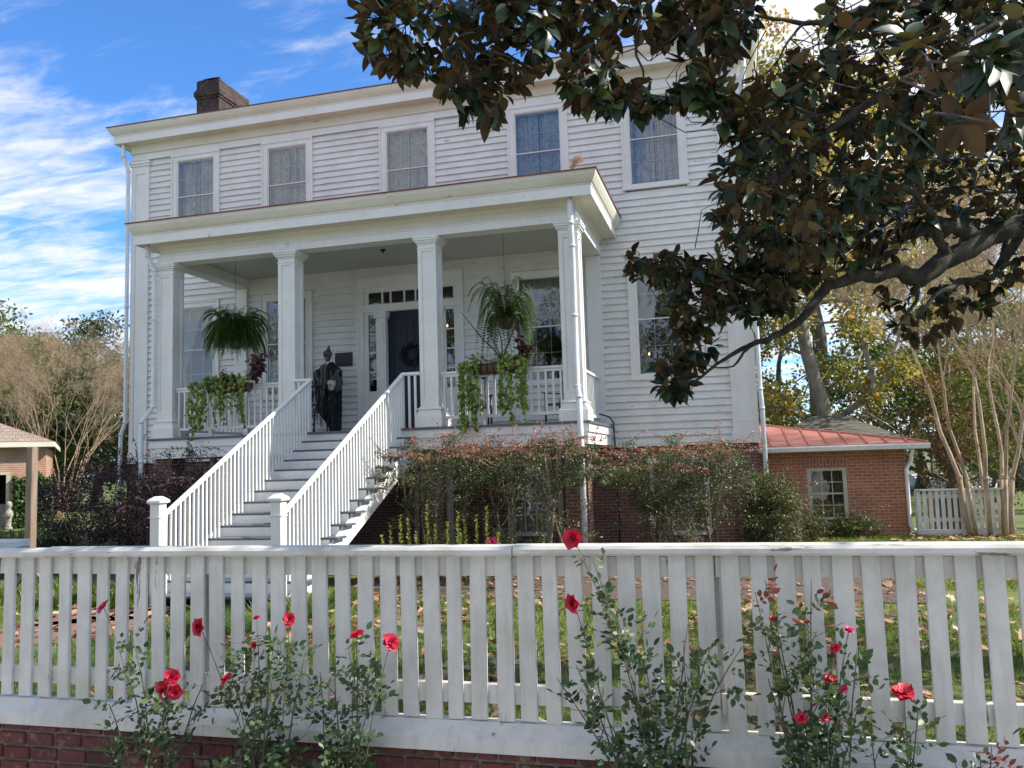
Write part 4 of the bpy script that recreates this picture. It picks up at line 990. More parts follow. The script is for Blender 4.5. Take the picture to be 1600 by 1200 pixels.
fern('hanging_fern', c1, h1, .74, 330, .95, 'dense dark round fern hanging in the left porch bay', FERN1, 21)
c2 = atY(790, 500, -2.6); h2 = np.array([c2[0], c2[1], 6.62])
fern('hanging_fern', c2, h2, .88, 95, 1.5, 'loose paler fern with long trailing fronds hanging in the right porch bay', FERN2, 22, wl=.05)
# ---- rail planters with trailing vines
VINE = leaf_mat('lime_vine_leaf', [(0, (.06, .11, .015)), (.5, (.14, .23, .03)), (.9, (.27, .35, .06)), (1, (.30, .22, .06))], .5, .35)
BURG = leaf_mat('burgundy_leaf', [(0, (.03, .008, .010)), (.6, (.07, .016, .018)), (1, (.15, .04, .03))], .5, .15)
SUCC = leaf_mat('pale_filler_leaf', [(0, (.10, .13, .05)), (.5, (.30, .28, .14)), (1, (.30, .14, .09))], .5, .2)
COIR = simple('coir_liner', (.14, .085, .05), .95, .45, 30, bmp=.9)
def planter(x0, x1, zt, lab, seed, strands, burg, rs):
    rng = np.random.default_rng(seed); y1 = CY-.10; y0 = y1-.24; xm = (x0+x1)/2
    e = empty('rail_planter', (xm, y1-.12, zt-.25), lab, 'planter', 'trailing planters hooked over the porch railing')
    # trough of half round section
    pr = [(y1, zt), (y0, zt)]+[(y0+.12-.12*math.cos(a), zt-.19*math.sin(a)) for a in np.linspace(.15, math.pi-.15, 8)]
    MB().extr(pr[::-1], x0+.01, x1-.01, 'x').build('liner', COIR, e)
    c = MB(); nb = max(4, int((x1-x0)/.11))
    for i in range(nb+1):
        x = x0+(x1-x0)*i/nb; c.tube([(x, y0+.12-.128*math.cos(a), zt-.198*math.sin(a)) for a in np.linspace(0, math.pi, 9)], .009, 5)
    c.tube([(x0, y0-.008, zt), (x1, y0-.008, zt)], .013, 6); c.tube([(x0, y1+.004, zt), (x1, y1+.004, zt)], .01, 6); c.tube([(x0, y0+.05, zt-.15), (x1, y0+.05, zt-.15)], .007, 5)
    c.build('iron_cradle', IRON, e)
    cl = Cloud(); st = MB()
    for (xa, xb, zb_, cnt) in strands:
        for i in range(cnt):
            x = rng.uniform(xa, xb); L_ = (zt-zb_)*rng.uniform(.45, 1.0); k = 12
            t_ = np.linspace(0, 1, k); ph = rng.uniform(0, 6)
            P = np.stack([x+.035*np.sin(t_*5+ph)*t_+rng.uniform(-.05, .05)*t_, y0-.03-.05*np.sin(np.pi*t_)+rng.uniform(-.04, .02), zt+.03+.05*np.sin(np.pi*np.minimum(t_*3, 1))-L_*t_**1.1], 1)
            st.tube(P, .003, 3, cap=False)
            n = int(L_/.035)+4; ti = rng.uniform(0, 1, n); idx = ti*(k-1); lo = np.clip(idx.astype(int), 0, k-2); pp = P[lo]+(P[lo+1]-P[lo])*(idx-lo)[:, None]
            pp = pp+rng.normal(0, .018, (n, 3)); d = unit(np.stack([rng.normal(0, .7, n), -.25+rng.normal(0, .3, n), np.full(n, -1.)], 1)); up = unit(np.stack([rng.normal(0, .4, n), np.full(n, -1.), rng.normal(.35, .3, n)], 1))
            X, Y_, Z_ = frames(d, up); cl.put(*HEART, pp, X, Y_, Z_, rng.uniform(.045, .085, n))
    # leafy top of the vines
    n = 150; pp = np.stack([rng.uniform(x0-.06, x1+.1, n), rng.uniform(y0-.05, y1, n), zt+.05+np.abs(rng.normal(0, .07, n))], 1)
    keep = [any(xa-.08 < p[0] < xb+.08 for xa, xb, _, _ in strands) for p in pp]; pp = pp[keep]; n = len(pp)
    X, Y_, Z_ = frames(rand_dirs(rng, n, -.2), unit(np.stack([rng.normal(0, .5, n), np.full(n, -.8), rng.uniform(0, 1, n)], 1))); cl.put(*HEART, pp, X, Y_, Z_, rng.uniform(.05, .085, n))
    cl.build('vine_leaves', VINE, e); st.build('vine_stems', VINE, e)
    cl = Cloud(); n = 260; pp = np.stack([rng.normal(xm, (x1-x0)*.22, n), rng.uniform(y0, y1, n), zt+np.abs(rng.normal(.02, .06, n))], 1)
    X, Y_, Z_ = frames(rand_dirs(rng, n, .8), rand_dirs(rng, n)); cl.put(*LEAF4, pp, X, Y_, Z_, rng.uniform(.03, .06, n)); tag(cl.build('filler_plants', SUCC if seed == 32 else BURG, e), kind='stuff')
    # burgundy plant
    cl = Cloud(); st = MB()
    for (bx_, bz_, hgt, cnt) in burg:
        for i in range(cnt):
            tip = np.array([bx_+rng.normal(0, rs), y1-.1+rng.normal(0, .10), zt+hgt*rng.uniform(.35, 1.)]); p0 = np.array([bx_, y1-.12, zt])
            st.tube([p0, (p0+tip)/2+rng.normal(0, .03, 3), tip], [.006, .005, .003], 4)
            n = 26; pp = p0+(tip-p0)*rng.uniform(.35, 1.05, n)[:, None]+rng.normal(0, .045, (n, 3)); X, Y_, Z_ = frames(rand_dirs(rng, n, -.3), unit(np.stack([rng.normal(0, .6, n), np.full(n, -.7), rng.uniform(0, 1, n)], 1)))
            cl.put(*MAPLE, pp, X, Y_, Z_, rng.uniform(.07, .12, n))
    cl.build('burgundy_leaves', BURG, e); st.build('burgundy_stems', BURG, e); return e
def Xp(px, py, Y=CY-.25): return float(atY(px, py, Y)[0])
def Zp(px, py, Y=CY-.25): return float(atY(px, py, Y)[2])
xa = Xp(326, 605); xb = Xp(388, 605); zt = 3.74
p1 = planter(xa, xb, zt, 'trough of trailing lime vine on the left porch railing below the dark fern', 31,
        [(Xp(303, 640), Xp(330, 640), Zp(315, 690), 11), (Xp(337, 640), Xp(362, 640), Zp(350, 674), 6), (Xp(366, 640), Xp(388, 640), Zp(378, 676), 7)], [(Xp(398, 590), 0, .62, 9), (Xp(352, 590), 0, .2, 3), (Xp(345, 590), 0, .55, 1)], .12)
xa = Xp(735, 585); xb = Xp(820, 585)
p2 = planter(xa, xb, 3.80, 'trough of trailing lime vine on the right porch railing below the pale fern', 32,
        [(Xp(722, 640), Xp(752, 640), Zp(738, 688), 15), (Xp(785, 640), Xp(826, 640), Zp(806, 666), 16)], [(Xp(818, 560), 0, .62, 5)], .10)
# dark curved stalks rising from the right planter
st = MB()
base = np.array([Xp(785, 572), CY-.22, 3.84])
for (px, py, k) in ((720, 487, .016), (757, 560, .010), (765, 520, .015), (775, 500, .013), (808, 500, .016), (770, 545, .009)):
    tip = atY(px, py, CY-.2); mid_ = (base+tip)/2+np.array([.04 if px < 790 else -.01, 0, -.08 if px < 770 else 0])
    st.tube([base, base*.6+mid_*.4+np.array([0, 0, .05]), mid_, tip], [k, k, k*.8, k*.35], 6)
st.build('dark_stalks', bark_mat('dark_stalk', (.03, .015, .012), (.10, .05, .04), 20), p2, True)
# dried grass plume on the porch roof edge
pb = atY(893, 266, -3.0); rg = np.random.default_rng(5); pl = MB()
for i in range(46):
    a = rg.normal(.25, .28); l = rg.uniform(.18, .34); tip = pb+np.array([math.sin(a)*l+.05, rg.normal(0, .06), l*math.cos(a)*.85]); pl.tube([pb+rg.normal(0, .012, 3), (pb+tip)/2+np.array([0, 0, .03]), tip], [.004, .003, .002], 3)
    for q in range(4): s2 = tip+rg.normal(0, .03, 3); pl.tube([(pb+tip)/2+(tip-pb)*.3, s2], [.003, .001], 3)
tag(pl.build('grass_plume', simple('dry_straw', (.50, .36, .20), .9, .4, 20), loc=tuple(pb)), 'dried pinkish grass plume growing on the red edge of the porch roof', 'plant')
# black service cable
cp = [(4.36, -.35, 2.92), (4.55, -.25, 2.86), (4.62, -.12, 2.74), (4.63, -.10, 2.3), (4.62, -.10, 1.6), (4.66, -.10, .9), (4.64, -.10, .1)]
tag(MB().tube(cp, .016, 6).build('service_cable', IRON, smooth=True, loc=(4.6, -.1, 0)), 'black cable running down the wall at the right end of the porch', 'cable')
# ------------------------------------------------------------------ trees and outbuildings
def clump_leaves(rng, cl, centers, radii, per, size, tpl=LEAF4, mi=0, flat=.7, upz=.5):
    n = len(centers)*per; c = np.repeat(np.array(centers), per, 0); r = np.repeat(np.array(radii), per)
    v = rand_dirs(rng, n)*(rng.random(n)**.45)[:, None]; v[:, 2] *= flat
    pos = c+v*r[:, None]
    d = unit(rng.normal(size=(n, 3))+v*.8+np.array([0, 0, -.25])); up = unit(rng.normal(size=(n, 3))*.8+np.array([0, 0, upz]))
    X, Y_, Z_ = frames(d, up); s = rng.uniform(.7, 1.3, n)*size
    cl.put(*tpl, pos, X, Y_, Z_, s, mi)
def tree(name, label, base, H, trunk_r, crown_r, leafm, barkm, seed, nclump=70, per=110, lsize=.16, crown_lo=.3, lean=(0, 0), group=None, shape='round', clr=(.5, 1.1), trunk_pts=None, cat='tree'):
    rng = np.random.default_rng(seed); base = np.array([base[0], base[1], 0.])
    e = empty(name, tuple(base), label, cat, group)
    top = base+np.array([lean[0], lean[1], H*.82])
    k = 9; t_ = np.linspace(0, 1, k)[:, None]; P = base+(top-base)*t_; P[:, :2] += np.cumsum(rng.normal(0, H*.012, (k, 2)), 0)
    R_ = trunk_r*(1-.85*t_[:, 0])**.9; R_[0] *= 1.35
    tr = MB(); tr.tube(P, R_, 10)
    cen = []; rad = []
    zc = H*(crown_lo+1)/2; hz = H*(1-crown_lo)/2
    while len(cen) < nclump:
        v = rng.uniform(-1, 1, 3)
        if v@v > 1 or v@v < .06: continue
        wf = {'round': 1., 'cone': 1-.75*max(0, v[2]*.5+.5), 'vase': .65+.35*v[2]}[shape]
        cen.append(base+np.array([lean[0]*.7+v[0]*crown_r*wf, lean[1]*.7+v[1]*crown_r*wf, zc+v[2]*hz])); rad.append(rng.uniform(*clr))
    # grow limbs: every clump joins the nearest wood already standing, thickness follows the load carried
    nodes = [P[i] for i in range(3, k)]; par = [-1]*len(nodes); load = [0]*len(nodes); seg = []
    for c in sorted(cen, key=lambda c: np.hypot(c[0]-base[0], c[1]-base[1])+.35*c[2]):
        A_ = np.array(nodes); dd = np.linalg.norm(A_-c, axis=1)+np.maximum(0, A_[:, 2]-c[2]+.6)*1.2+np.array([.0 if q < 0 else .25 for q in par]); j = int(np.argmin(dd)); p0 = nodes[j]
        q1 = p0+(c-p0)*.45+np.array([0, 0, -.07*np.linalg.norm(c-p0)])+rng.normal(0, .08*np.linalg.norm(c-p0)**.5, 3)
        nodes += [q1, c]; par += [j, len(nodes)-2]; load += [0, 0]; t2 = len(nodes)-1
        while t2 >= 0: load[t2] += 1; t2 = par[t2]
    for i in range(len(nodes)):
        if par[i] < 0: continue
        r1 = min(.022*load[i]**.5, trunk_r*.5); j = par[i]; r0 = min(.022*load[j]**.5, trunk_r*.55) if par[j] >= 0 else r1*1.15
        tr.tube([nodes[j], nodes[i]], [min(r0, r1*1.6), r1], 6 if r1 > .06 else 4, cap=False)
    tr.build('trunk', barkm, e, True)
    cl = Cloud(); clump_leaves(rng, cl, cen, rad, per, lsize); cl.build('crown', leafm, e); return e
BARK = bark_mat('grey_bark', (.06, .05, .04), (.16, .14, .12), 5)
SYCB = bark_mat('pale_mottled_bark', (.13, .12, .10), (.34, .32, .27), 3, (1, 1, .5))
CRAPE = bark_mat('smooth_tan_bark', (.20, .14, .09), (.50, .38, .26), 5, (1, 1, .35), .008)
L_SYC = leaf_mat('autumn_sycamore_leaf', [(0, (.10, .12, .04)), (.4, (.20, .205, .07)), (.75, (.31, .28, .09)), (.93, (.40, .31, .09)), (1, (.42, .25, .09))], .6, .5)
L_GOLD = leaf_mat('golden_leaf', [(0, (.20, .16, .04)), (.5, (.45, .30, .06)), (1, (.50, .25, .07))], .6, .45)
L_GREEN = leaf_mat('mixed_green_leaf', [(0, (.05, .085, .02)), (.6, (.10, .15, .035)), (1, (.20, .21, .05))], .6, .35)
L_DARK = leaf_mat('evergreen_leaf', [(0, (.03, .055, .02)), (.7, (.06, .095, .03)), (1, (.12, .14, .045))], .55, .25)
L_TAN = leaf_mat('tan_autumn_leaf', [(0, (.22, .17, .07)), (.5, (.40, .30, .13)), (1, (.50, .36, .16))], .6, .5)
L_RUST = leaf_mat('rusty_leaf', [(0, (.10, .06, .035)), (.6, (.18, .10, .05)), (1, (.22, .14, .06))], .6, .4)
def gxy(px, d): p = at(px, 750, d); return (float(p[0]), float(p[1]))
tree('sycamore_tree', 'big yellow-green autumn tree with pale thick trunk behind the red metal roof', gxy(1318, 31), 18.5, .34, 6.8, L_SYC, SYCB, 51, 150, 200, .23, .16, lean=(-1.6, 0), clr=(.6, 1.35))
tree('golden_tree', 'tall golden-orange tree showing above the sycamore behind the magnolia', gxy(1300, 42), 26, .5, 7, L_GOLD, BARK, 52, 60, 170, .28, .35, clr=(.8, 1.8))
for i, (px, d, H, cr, lm, nc, nm, lab) in enumerate((
    (1225, 44, 11, 5, L_SYC, 60, 'broad_tree', 'green tree partly hidden by the right house corner'),
    (1440, 38, 9, 4.2, L_GREEN, 60, 'broad_tree', 'green tree behind the right end of the brick outbuilding'),
    (1500, 46, 20, 7, L_TAN, 75, 'broad_tree', 'tall thin tan-leaved tree behind the right crape myrtle'),
    (1530, 58, 9, 5.5, L_GREEN, 90, 'broad_tree', 'low broad green tree far beyond the white side fence'),
    (1610, 62, 10, 6, L_SYC, 90, 'broad_tree', 'low broad yellowish tree far beyond the crape myrtle'),
    (1690, 55, 9, 5.5, L_DARK, 80, 'evergreen_tree', 'low dark tree off the right edge of the view'),
    (1590, 40, 10, 4.5, L_GREEN, 60, 'broad_tree', 'mid green tree at the right edge behind the white fence'),
    (1680, 44, 21, 7, L_TAN, 70, 'broad_tree', 'tan-leaved tree at the far right edge'),
    (1560, 30, 5.5, 2.6, L_RUST, 40, 'small_tree', 'small rusty-leaved tree behind the white side fence'),
    (1480, 33, 6.5, 3.0, L_RUST, 30, 'small_tree', 'low rust and green tree above the far pale shed roof'),
    (1620, 26, 6.0, 2.5, L_GREEN, 45, 'small_tree', 'bright green small tree at the right edge behind the crape myrtle'))):
    tree(nm, lab, gxy(px, d), H, .16+H*.012, cr, lm, BARK, 60+i, nc, 150, .24 if H > 8 else .13, .04 if H < 15 else .2, clr=(.6, 1.4) if H > 8 else (.4, .9), group='trees behind the house' if H > 8 else 'small trees behind the white side fence')
for i, (px, d, H, cr, lm, sh2, lab) in enumerate((
    (55, 50, 11.0, 4.2, L_DARK, 'round', 'dark evergreen rising above the left crape myrtle'),
    (150, 54, 12.3, 4.6, L_DARK, 'round', 'dark evergreen beside the left corner of the house'),
    (-15, 46, 11.2, 4.6, L_GREEN, 'round', 'olive green tree at the far left edge'),
    (110, 62, 12.8, 5, L_GREEN, 'round', 'feathery green treetop farthest back on the left'),
    (215, 48, 10.0, 4.5, L_DARK, 'round', 'dark tree just behind the left house wall'),
    (-110, 44, 9.5, 5, L_DARK, 'round', 'dark tree off the left side'),
    (10, 58, 12.4, 5, L_GREEN, 'round', 'green tree behind the far left outbuilding roof'))):
    tree('evergreen_tree' if lm is L_DARK else 'broad_tree', lab, gxy(px, d), H, .3, cr, lm, BARK, 80+i, 90, 150, .27, .08, group='trees behind the left outbuilding', clr=(.7, 1.6))
# bare crape myrtles: many stems fanning up into fine twigs
def crape(name, label, base, H, nst, spread, seed, rad=.05, levels=5, group='bare crape myrtles', knuckle=False, seeds=True, dirb=(0, 0)):
    rng = np.random.default_rng(seed); base = np.array([base[0], base[1], 0.]); e = empty(name, tuple(base), label, 'tree', group)
    trunks = []; tips = []
    tw = MB()
    def grow(p, d, L_, r, lv, mb, sd):
        n = 4; pts = [p]; rr = [r]
        for i in range(n):
            d = unit(d+rng.normal(0, .075+.012*lv, 3)+np.array([0, 0, .035])); p = p+d*L_/n; pts.append(p); rr.append(r*(1-.35*(i+1)/n))
        mb.tube(pts, rr, 7 if lv == 0 else (5 if lv < 3 else 3), cap=False)
        if lv >= levels: tips.append(p); return
        k = 2 if lv == 0 else (3 if rng.random() < .75 else 2)
        for j in range(k):
            ax = unit(np.cross(d, rng.normal(size=3))); sp = rng.uniform(.14, .42)
            nd = unit(d*math.cos(sp)+ax*math.sin(sp)); nd[2] = max(nd[2], .25)
            grow(p, unit(nd), L_*rng.uniform(.50, .78), rr[-1]*(.75 if j == 0 else .6), lv+1, mb if lv > 0 else tw, sd)
        if lv in (1, 2) :
            for j in range(2):
                q = pts[rng.integers(1, 4)]; nd = unit(d+rng.normal(0, .45, 3)); nd[2] = abs(nd[2]); grow(q, unit(nd), L_*.5, r*.3, levels-1, tw, sd)
    for s in range(nst):
        a = 2*math.pi*s/nst+rng.uniform(-.3, .3); t_ = rng.uniform(.35, 1)*spread
        d = unit(np.array([math.cos(a)*t_+dirb[0], math.sin(a)*t_+dirb[1], 1.])); p0 = base+np.array([math.cos(a)*(.40 if knuckle else .25), math.sin(a)*.2, 0])
        tr = MB(); p1 = p0; rr0 = rad*rng.uniform(.75, 1.1)
        if knuckle:
            z_ = H*.18; p1 = p0+np.array([math.cos(a)*.12+dirb[0]*.3, math.sin(a)*.12, z_]); tr.tube([p0, p0*.6+p1*.4+rng.normal(0, .02, 3), p1], [rr0*1.25, rr0, rr0*1.15], 8); tr.blob(tuple(p1), (rr0*1.35, rr0*1.3, rr0*1.7), 8, 6, .22, rf)
        grow(p1, d, H*.31, rr0, 0, tr, s)
        tr.build('trunk', CRAPE, e, True)
    tp = np.array(tips); m3 = 5; pp = np.repeat(tp, m3, 0)-np.array([0, 0, .12])+rng.normal(0, .09, (len(tp)*m3, 3)); dd = unit(np.repeat(unit(tp-base-np.array([0, 0, H*.3])), m3, 0)+rng.normal(0, .38, (len(tp)*m3, 3)))
    fc = Cloud(); X, Y_, Z_ = frames(dd, rand_dirs(rng, len(dd))); L3 = rng.uniform(.18, .42, len(dd)); fc.put(np.array([(0, -.5, 0), (0, .5, 0), (1, .15, .05), (1, -.15, .05)]), [(0, 3, 2, 1)], pp, X, Y_, Z_, np.stack([L3, np.full(len(dd), .006), L3], 1)); fc.build('twig_ends', CRAPE, e)
    tw.build('twigs', CRAPE, e)
    if seeds:
        tp = np.array(tips); sel = tp[rng.random(len(tp)) < .8]; cl = Cloud()
        clump_leaves(rng, cl, sel, np.full(len(sel), .16), 3, .035); cl.build('seed_heads', simple('dry_seed_head', (.20, .13, .08), .9, .3), e)
    return e
b_ = atZ(1547, 839, 0)
crape('crape_myrtle', 'bare tan multi-stemmed crape myrtle in front of the white side fence', (b_[0], b_[1]-.1), 7.2, 7, .40, 91, .047, 6, knuckle=True, dirb=(-.08, 0))
crape('crape_myrtle', 'bare crape myrtle mostly off the right edge behind the white fence', gxy(1665, 20), 8, 6, .32, 93, .07, 6, dirb=(-.15, 0))
crape('crape_myrtle', 'wide bare crape myrtle behind the left brick outbuilding', gxy(90, 40), 10.2, 19, .60, 92, .045, 6)
# ---- right brick outbuilding with red metal roof
BRICK_R = brick_mat('red_brick_wall', (.52, .17, .085), (.38, .115, .06), (.42, .34, .27), .21, .076, .011, darkamt=.25)
BRICK_RV = brick_mat('red_brick_soldier_course', (.42, .13, .065), (.30, .09, .05), (.42, .34, .27), .21, .076, .011, darkamt=.25, rot=True)
REDMET = simple('red_painted_metal_roof', (.34, .13, .10), .6, .22, .9)
ob = empty('brick_outbuilding', (9.5, 3.4, 0), 'low red brick outbuilding with red standing-seam roof at the right of the house', 'building')
oy = 3.36; oxr = 10.93; oxl = 7.85
zw = float(atY(1450, 697, oy-.35)[2])+.10-.05
wx0, wx1 = float(atY(1262, 760, oy)[0]), float(atY(1324, 760, oy)[0]); wz0, wz1 = float(atY(1290, 812, oy)[2]), float(atY(1290, 731, oy)[2])
m = MB(); m.box(oxl-4, wx0, oy, oy+.25, 0, zw); m.box(wx0, wx1, oy, oy+.25, 0, wz0); m.box(wx0, wx1, oy, oy+.25, wz1+.21, zw); m.box(wx1, oxr, oy, oy+.25, 0, zw)
m.box(oxr-.25, oxr, oy+.25, oy+6, 0, zw); m.build('brick_wall', BRICK_R, ob)
MB().box(wx0-.04, wx1+.04, oy-.004, oy+.24, wz1, wz1+.208).build('window_lintel', BRICK_RV, ob)
w_ = MB(); w_.box(wx0, wx0+.09, oy+.01, oy+.14, wz0, wz1); w_.box(wx1-.09, wx1, oy+.01, oy+.14, wz0, wz1); w_.box(wx0+.09, wx1-.09, oy+.01, oy+.14, wz1-.07, wz1); w_.box(wx0+.09, wx1-.09, oy-.04, oy+.14, wz0, wz0+.06)
OFFW = paint('weathered_cream_trim', (.50, .47, .36), amount=.5)
wo_ = w_.build('window', OFFW, ob); f = MB(); ga, gb = wx0+.09, wx1-.09; zm = (wz0+wz1)/2
f.box(ga, gb, oy+.07, oy+.11, zm-.02, zm+.02)
for i in (1, 2): x = ga+(gb-ga)*i/3; f.box(x-.01, x+.01, oy+.07, oy+.10, wz0+.06, zm-.02); f.box(x-.01, x+.01, oy+.07, oy+.10, zm+.02, wz1-.07)
for z_ in ((wz0+.06+zm)/2, (wz1-.07+zm)/2):
    for i in range(3): f.box(ga+(gb-ga)*i/3+.01, ga+(gb-ga)*(i+1)/3-.01, oy+.07, oy+.10, z_-.01, z_+.01)
f.build('window_frame', OFFW, wo_)
MB().add([(ga, oy+.09, wz0+.06), (gb, oy+.09, wz0+.06), (gb, oy+.09, wz1-.07), (ga, oy+.09, wz1-.07)], [(0, 1, 2, 3)]).build('pane', GLASS, wo_)
k_ = MB(); hanging(k_, ga-.05, gb+.05, oy+.2, wz0, wz1, waves=16, amp=.015); k_.build('curtain', simple('tan_curtain', (.20, .16, .11), .9, .2), wo_, True)
m = MB(); m.box(ga-.4, gb+.4, oy+.6, oy+.65, 0, zw-.1); m.build('dark_interior', DARKIN, ob)
# roof: hip with standing seams
er = float(atY(1450, 693, oy-.35)[0]); y0 = oy-.35; zr0 = float(atY(1450, 697, y0)[2])+.10
# ridge height so that the hip climbs to the left as surveyed
run = 3.6; hx = er-run; hy = y0+run; zrid = None
tgt = 668; z_ = zr0
for k in range(400):
    z_ += .01; P_ = np.array([hx, hy, z_])-CAM; w2 = P_@CF; yy = 600-FPX*(P_@CU)/w2; xx = 800+FPX*(P_@CR)/w2
    lim = 692+(668-692)*(1447-xx)/(1447-1215)
    if yy <= lim: break
zrid = z_
m = MB(); xl = 4.0
V_ = [(xl, y0, zr0), (er, y0, zr0), (hx, hy, zrid), (xl, hy, zrid), (er, hy+run, zr0), (xl, hy+run, zr0)]
m.add(V_+[(a, b2, c-.04) for a, b2, c in V_], [(0, 1, 2, 3), (1, 4, 2), (4, 5, 3, 2), (6, 9, 8, 7), (7, 8, 10), (10, 8, 9, 11), (0, 6, 7, 1), (1, 7, 10, 4)])
rf_ = m.build('roof', REDMET, ob); s = MB(); slope = (zrid-zr0)/run
x = er-.42
while x > xl:
    rr_ = min(run, er-x); s.beam((x, y0, zr0+.018), (x, y0+rr_, zr0+rr_*slope+.018), .022, .036); x -= .43
s.beam((er, y0, zr0+.02), (hx, hy, zrid+.02), .05, .04); s.build('seam', REDMET, rf_)
MB().box(xl, er-.03, y0+.03, oy-.002, zr0-.12, zr0-.045).build('soffit', TRIM, ob)
pr = [(y0-.10, zr0-.02), (y0-.11, zr0-.05), (y0-.085, zr0-.14), (y0-.0, zr0-.15), (y0, zr0-.042), (y0-.01, zr0-.042)]
MB().extr(pr, xl, er+.03, 'x').build('gutter', GUTTERP, ob)
MB().tube([(oxr+.10, y0+.0, zr0-.13), (oxr+.08, oy-.16, zr0-.42), (oxr-.02, oy-.10, zr0-.62), (oxr-.02, oy-.09, .22), (oxr+.08, oy-.35, .08)], .045, 8).build('downspout', GUTTERP, ob, True)
# building behind with mossy wooden shingles
SHING = brick_mat('mossy_wood_shingles', (.16, .15, .13), (.10, .095, .08), (.03, .03, .025), .16, .10, .008, dark=(.07, .08, .03), darkamt=.6)
bb = empty('shingled_building', (11.5, 13, 0), 'building with weathered mossy shingle roof rising behind the red metal roof', 'building')
bp = atY(1310, 648, 13); bl = atY(1205, 690, 10.5); br_ = atY(1418, 690, 10.5); ex0, ex1, ey0, ey1, ez = float(bl[0]), float(br_[0]), 10.5, 17.5, float(bl[2])
rz_ = float(bp[2]); cx_ = (ex0+ex1)/2; 
m = MB(); m.add([(ex0, ey0, ez), (ex1, ey0, ez), (ex1, ey1, ez), (ex0, ey1, ez), (cx_-.5, 13.5, rz_), (cx_+.5, 13.5, rz_)], [(0, 1, 5, 4), (1, 2, 5), (2, 3, 4, 5), (3, 0, 4), (3, 2, 1, 0)])
m.build('roof', SHING, bb); MB().box(ex0+.4, ex1-.4, ey0+.4, ey1-.4, 0, ez-.01).build('wall', BRICK_R, bb)
# ---- white side fence, bins behind, pale shed far off
sf = empty('side_fence', (11.9, 2.75, 0), 'short white picket fence between the brick outbuilding and the crape myrtle', 'fence')
fy0 = 2.85; fa = float(atY(1432, 800, fy0)[0]); fb = float(atY(1584, 800, fy0)[0]); fz = float(atY(1500, 764, fy0)[2])
x = fa+.06; i = 0
while x < fb-.02:
    MB().box(x-.04, x+.04, fy0-.012, fy0+.01, .17, fz-.03).build('picket', FENCEP, sf); x += .125
MB().box(fa, fb, fy0-.05, fy0+.07, fz-.03, fz+.01).build('cap_rail', FENCEP, sf)
for za, zb_ in ((fz-.20, fz-.11), (.34, .42)): MB().box(fa, fb, fy0+.012, fy0+.05, za, zb_).build('rail', FENCEP, sf)
MB().box(fa, fb+.03, fy0-.03, fy0+.05, 0.0, .165).build('base_board', FENCEP, sf)
for x in (fa+.05, fb-.08): MB().box(x-.05, x+.05, fy0+.052, fy0+.15, 0, fz-.031).build('fence_post', FENCEP, sf)
MB().box(fb-.17, fb+.0, fy0-.022, fy0-.013, .17, fz-.03).build('end_board', FENCEP, sf)
ac = empty('air_conditioner', (11.9, 3.6, 0), 'dark air conditioning unit behind the white side fence', 'air conditioner')
a = MB(); a.box(11.45, 12.15, 3.3, 4.0, .05, .95); a.build('cabinet', simple('dark_grey_metal', (.05, .05, .05), .5, .2), ac)
s = MB()
for i in range(16): s.box(11.44, 12.16, 3.285, 3.297, .12+.05*i, .145+.05*i)
s.build('louvres', simple('mid_grey_metal', (.12, .12, .12), .5, .2), ac)
sd2 = empty('far_shed', tuple(at(1495, 760, 38)*[1, 1, 0]), 'far pale shed with a sunlit whitish roof beyond the white side fence', 'shed')
q0 = at(1463, 764, 37); q1 = at(1535, 764, 38); sy0 = float(q0[1]); zt2 = float(at(1495, 737, 42)[2])
m = MB(); m.add([(q0[0]-.3, sy0, q0[2]), (q1[0]+.6, sy0, q0[2]), (q1[0]+.6, sy0+4, zt2), (q0[0]-.3, sy0+4, zt2), (q0[0]-.3, sy0+8, q0[2]), (q1[0]+.6, sy0+8, q0[2])], [(0, 1, 2, 3), (3, 2, 5, 4), (0, 3, 4), (1, 5, 2)])
m.build('roof', simple('pale_metal_roof', (.62, .63, .66), .5, .25, 1.5), sd2); MB().box(q0[0], q1[0]+.3, sy0+.3, sy0+7.7, 0, q0[2]-.01).build('wall', simple('pale_shed_wall', (.45, .45, .42), .8), sd2)
# ---- left brick outbuilding
SHG = brick_mat('brown_asphalt_shingles', (.34, .26, .20), (.26, .20, .16), (.12, .10, .09), .3, .14, .01, dark=(.15, .12, .10), darkamt=.4)
BRICK_L = brick_mat('pale_orange_brick', (.50, .23, .14), (.40, .17, .10), (.50, .42, .34), .21, .075, .012, darkamt=.2, white=.6)
lb = empty('garden_outbuilding', (-17, 6, 0), 'orange brick outbuilding with brown shingle roof at the left edge', 'building')
ROT = RAD(42); lc = at(86, 690, 33.); lz = float(lc[2]); lb.location = (float(lc[0]), float(lc[1]), 0); lb.rotation_euler = (0, 0, ROT)
ux, uy = math.cos(ROT), math.sin(ROT)          # the wall runs back from the corner along -(ux, uy)
def wallpt(px, py, off=.35):
    """local (x, z) of a spot on the outbuilding's front wall"""
    o = np.array([lc[0]-uy*off, lc[1]+ux*off]); d = ray(px, py); A_ = np.array([[d[0], -ux], [d[1], -uy]]); t_, u_ = np.linalg.solve(A_, o-CAM[:2]); return float(u_), float(CAM[2]+d[2]*t_)
class LocalMB(MB):
    def build(s, name, mat, parent=None, **k):
        s.v = [(a+lc[0], b_+lc[1], c) for a, b_, c in s.v]; return MB.build(s, name, mat, parent, **k)
run = 4.5; zrr = lz+run*.42; wxr = wallpt(72, 710)[0]; ox1 = wallpt(12, 770)[0]; oz1 = wallpt(5, 742)[1]; ly = .35
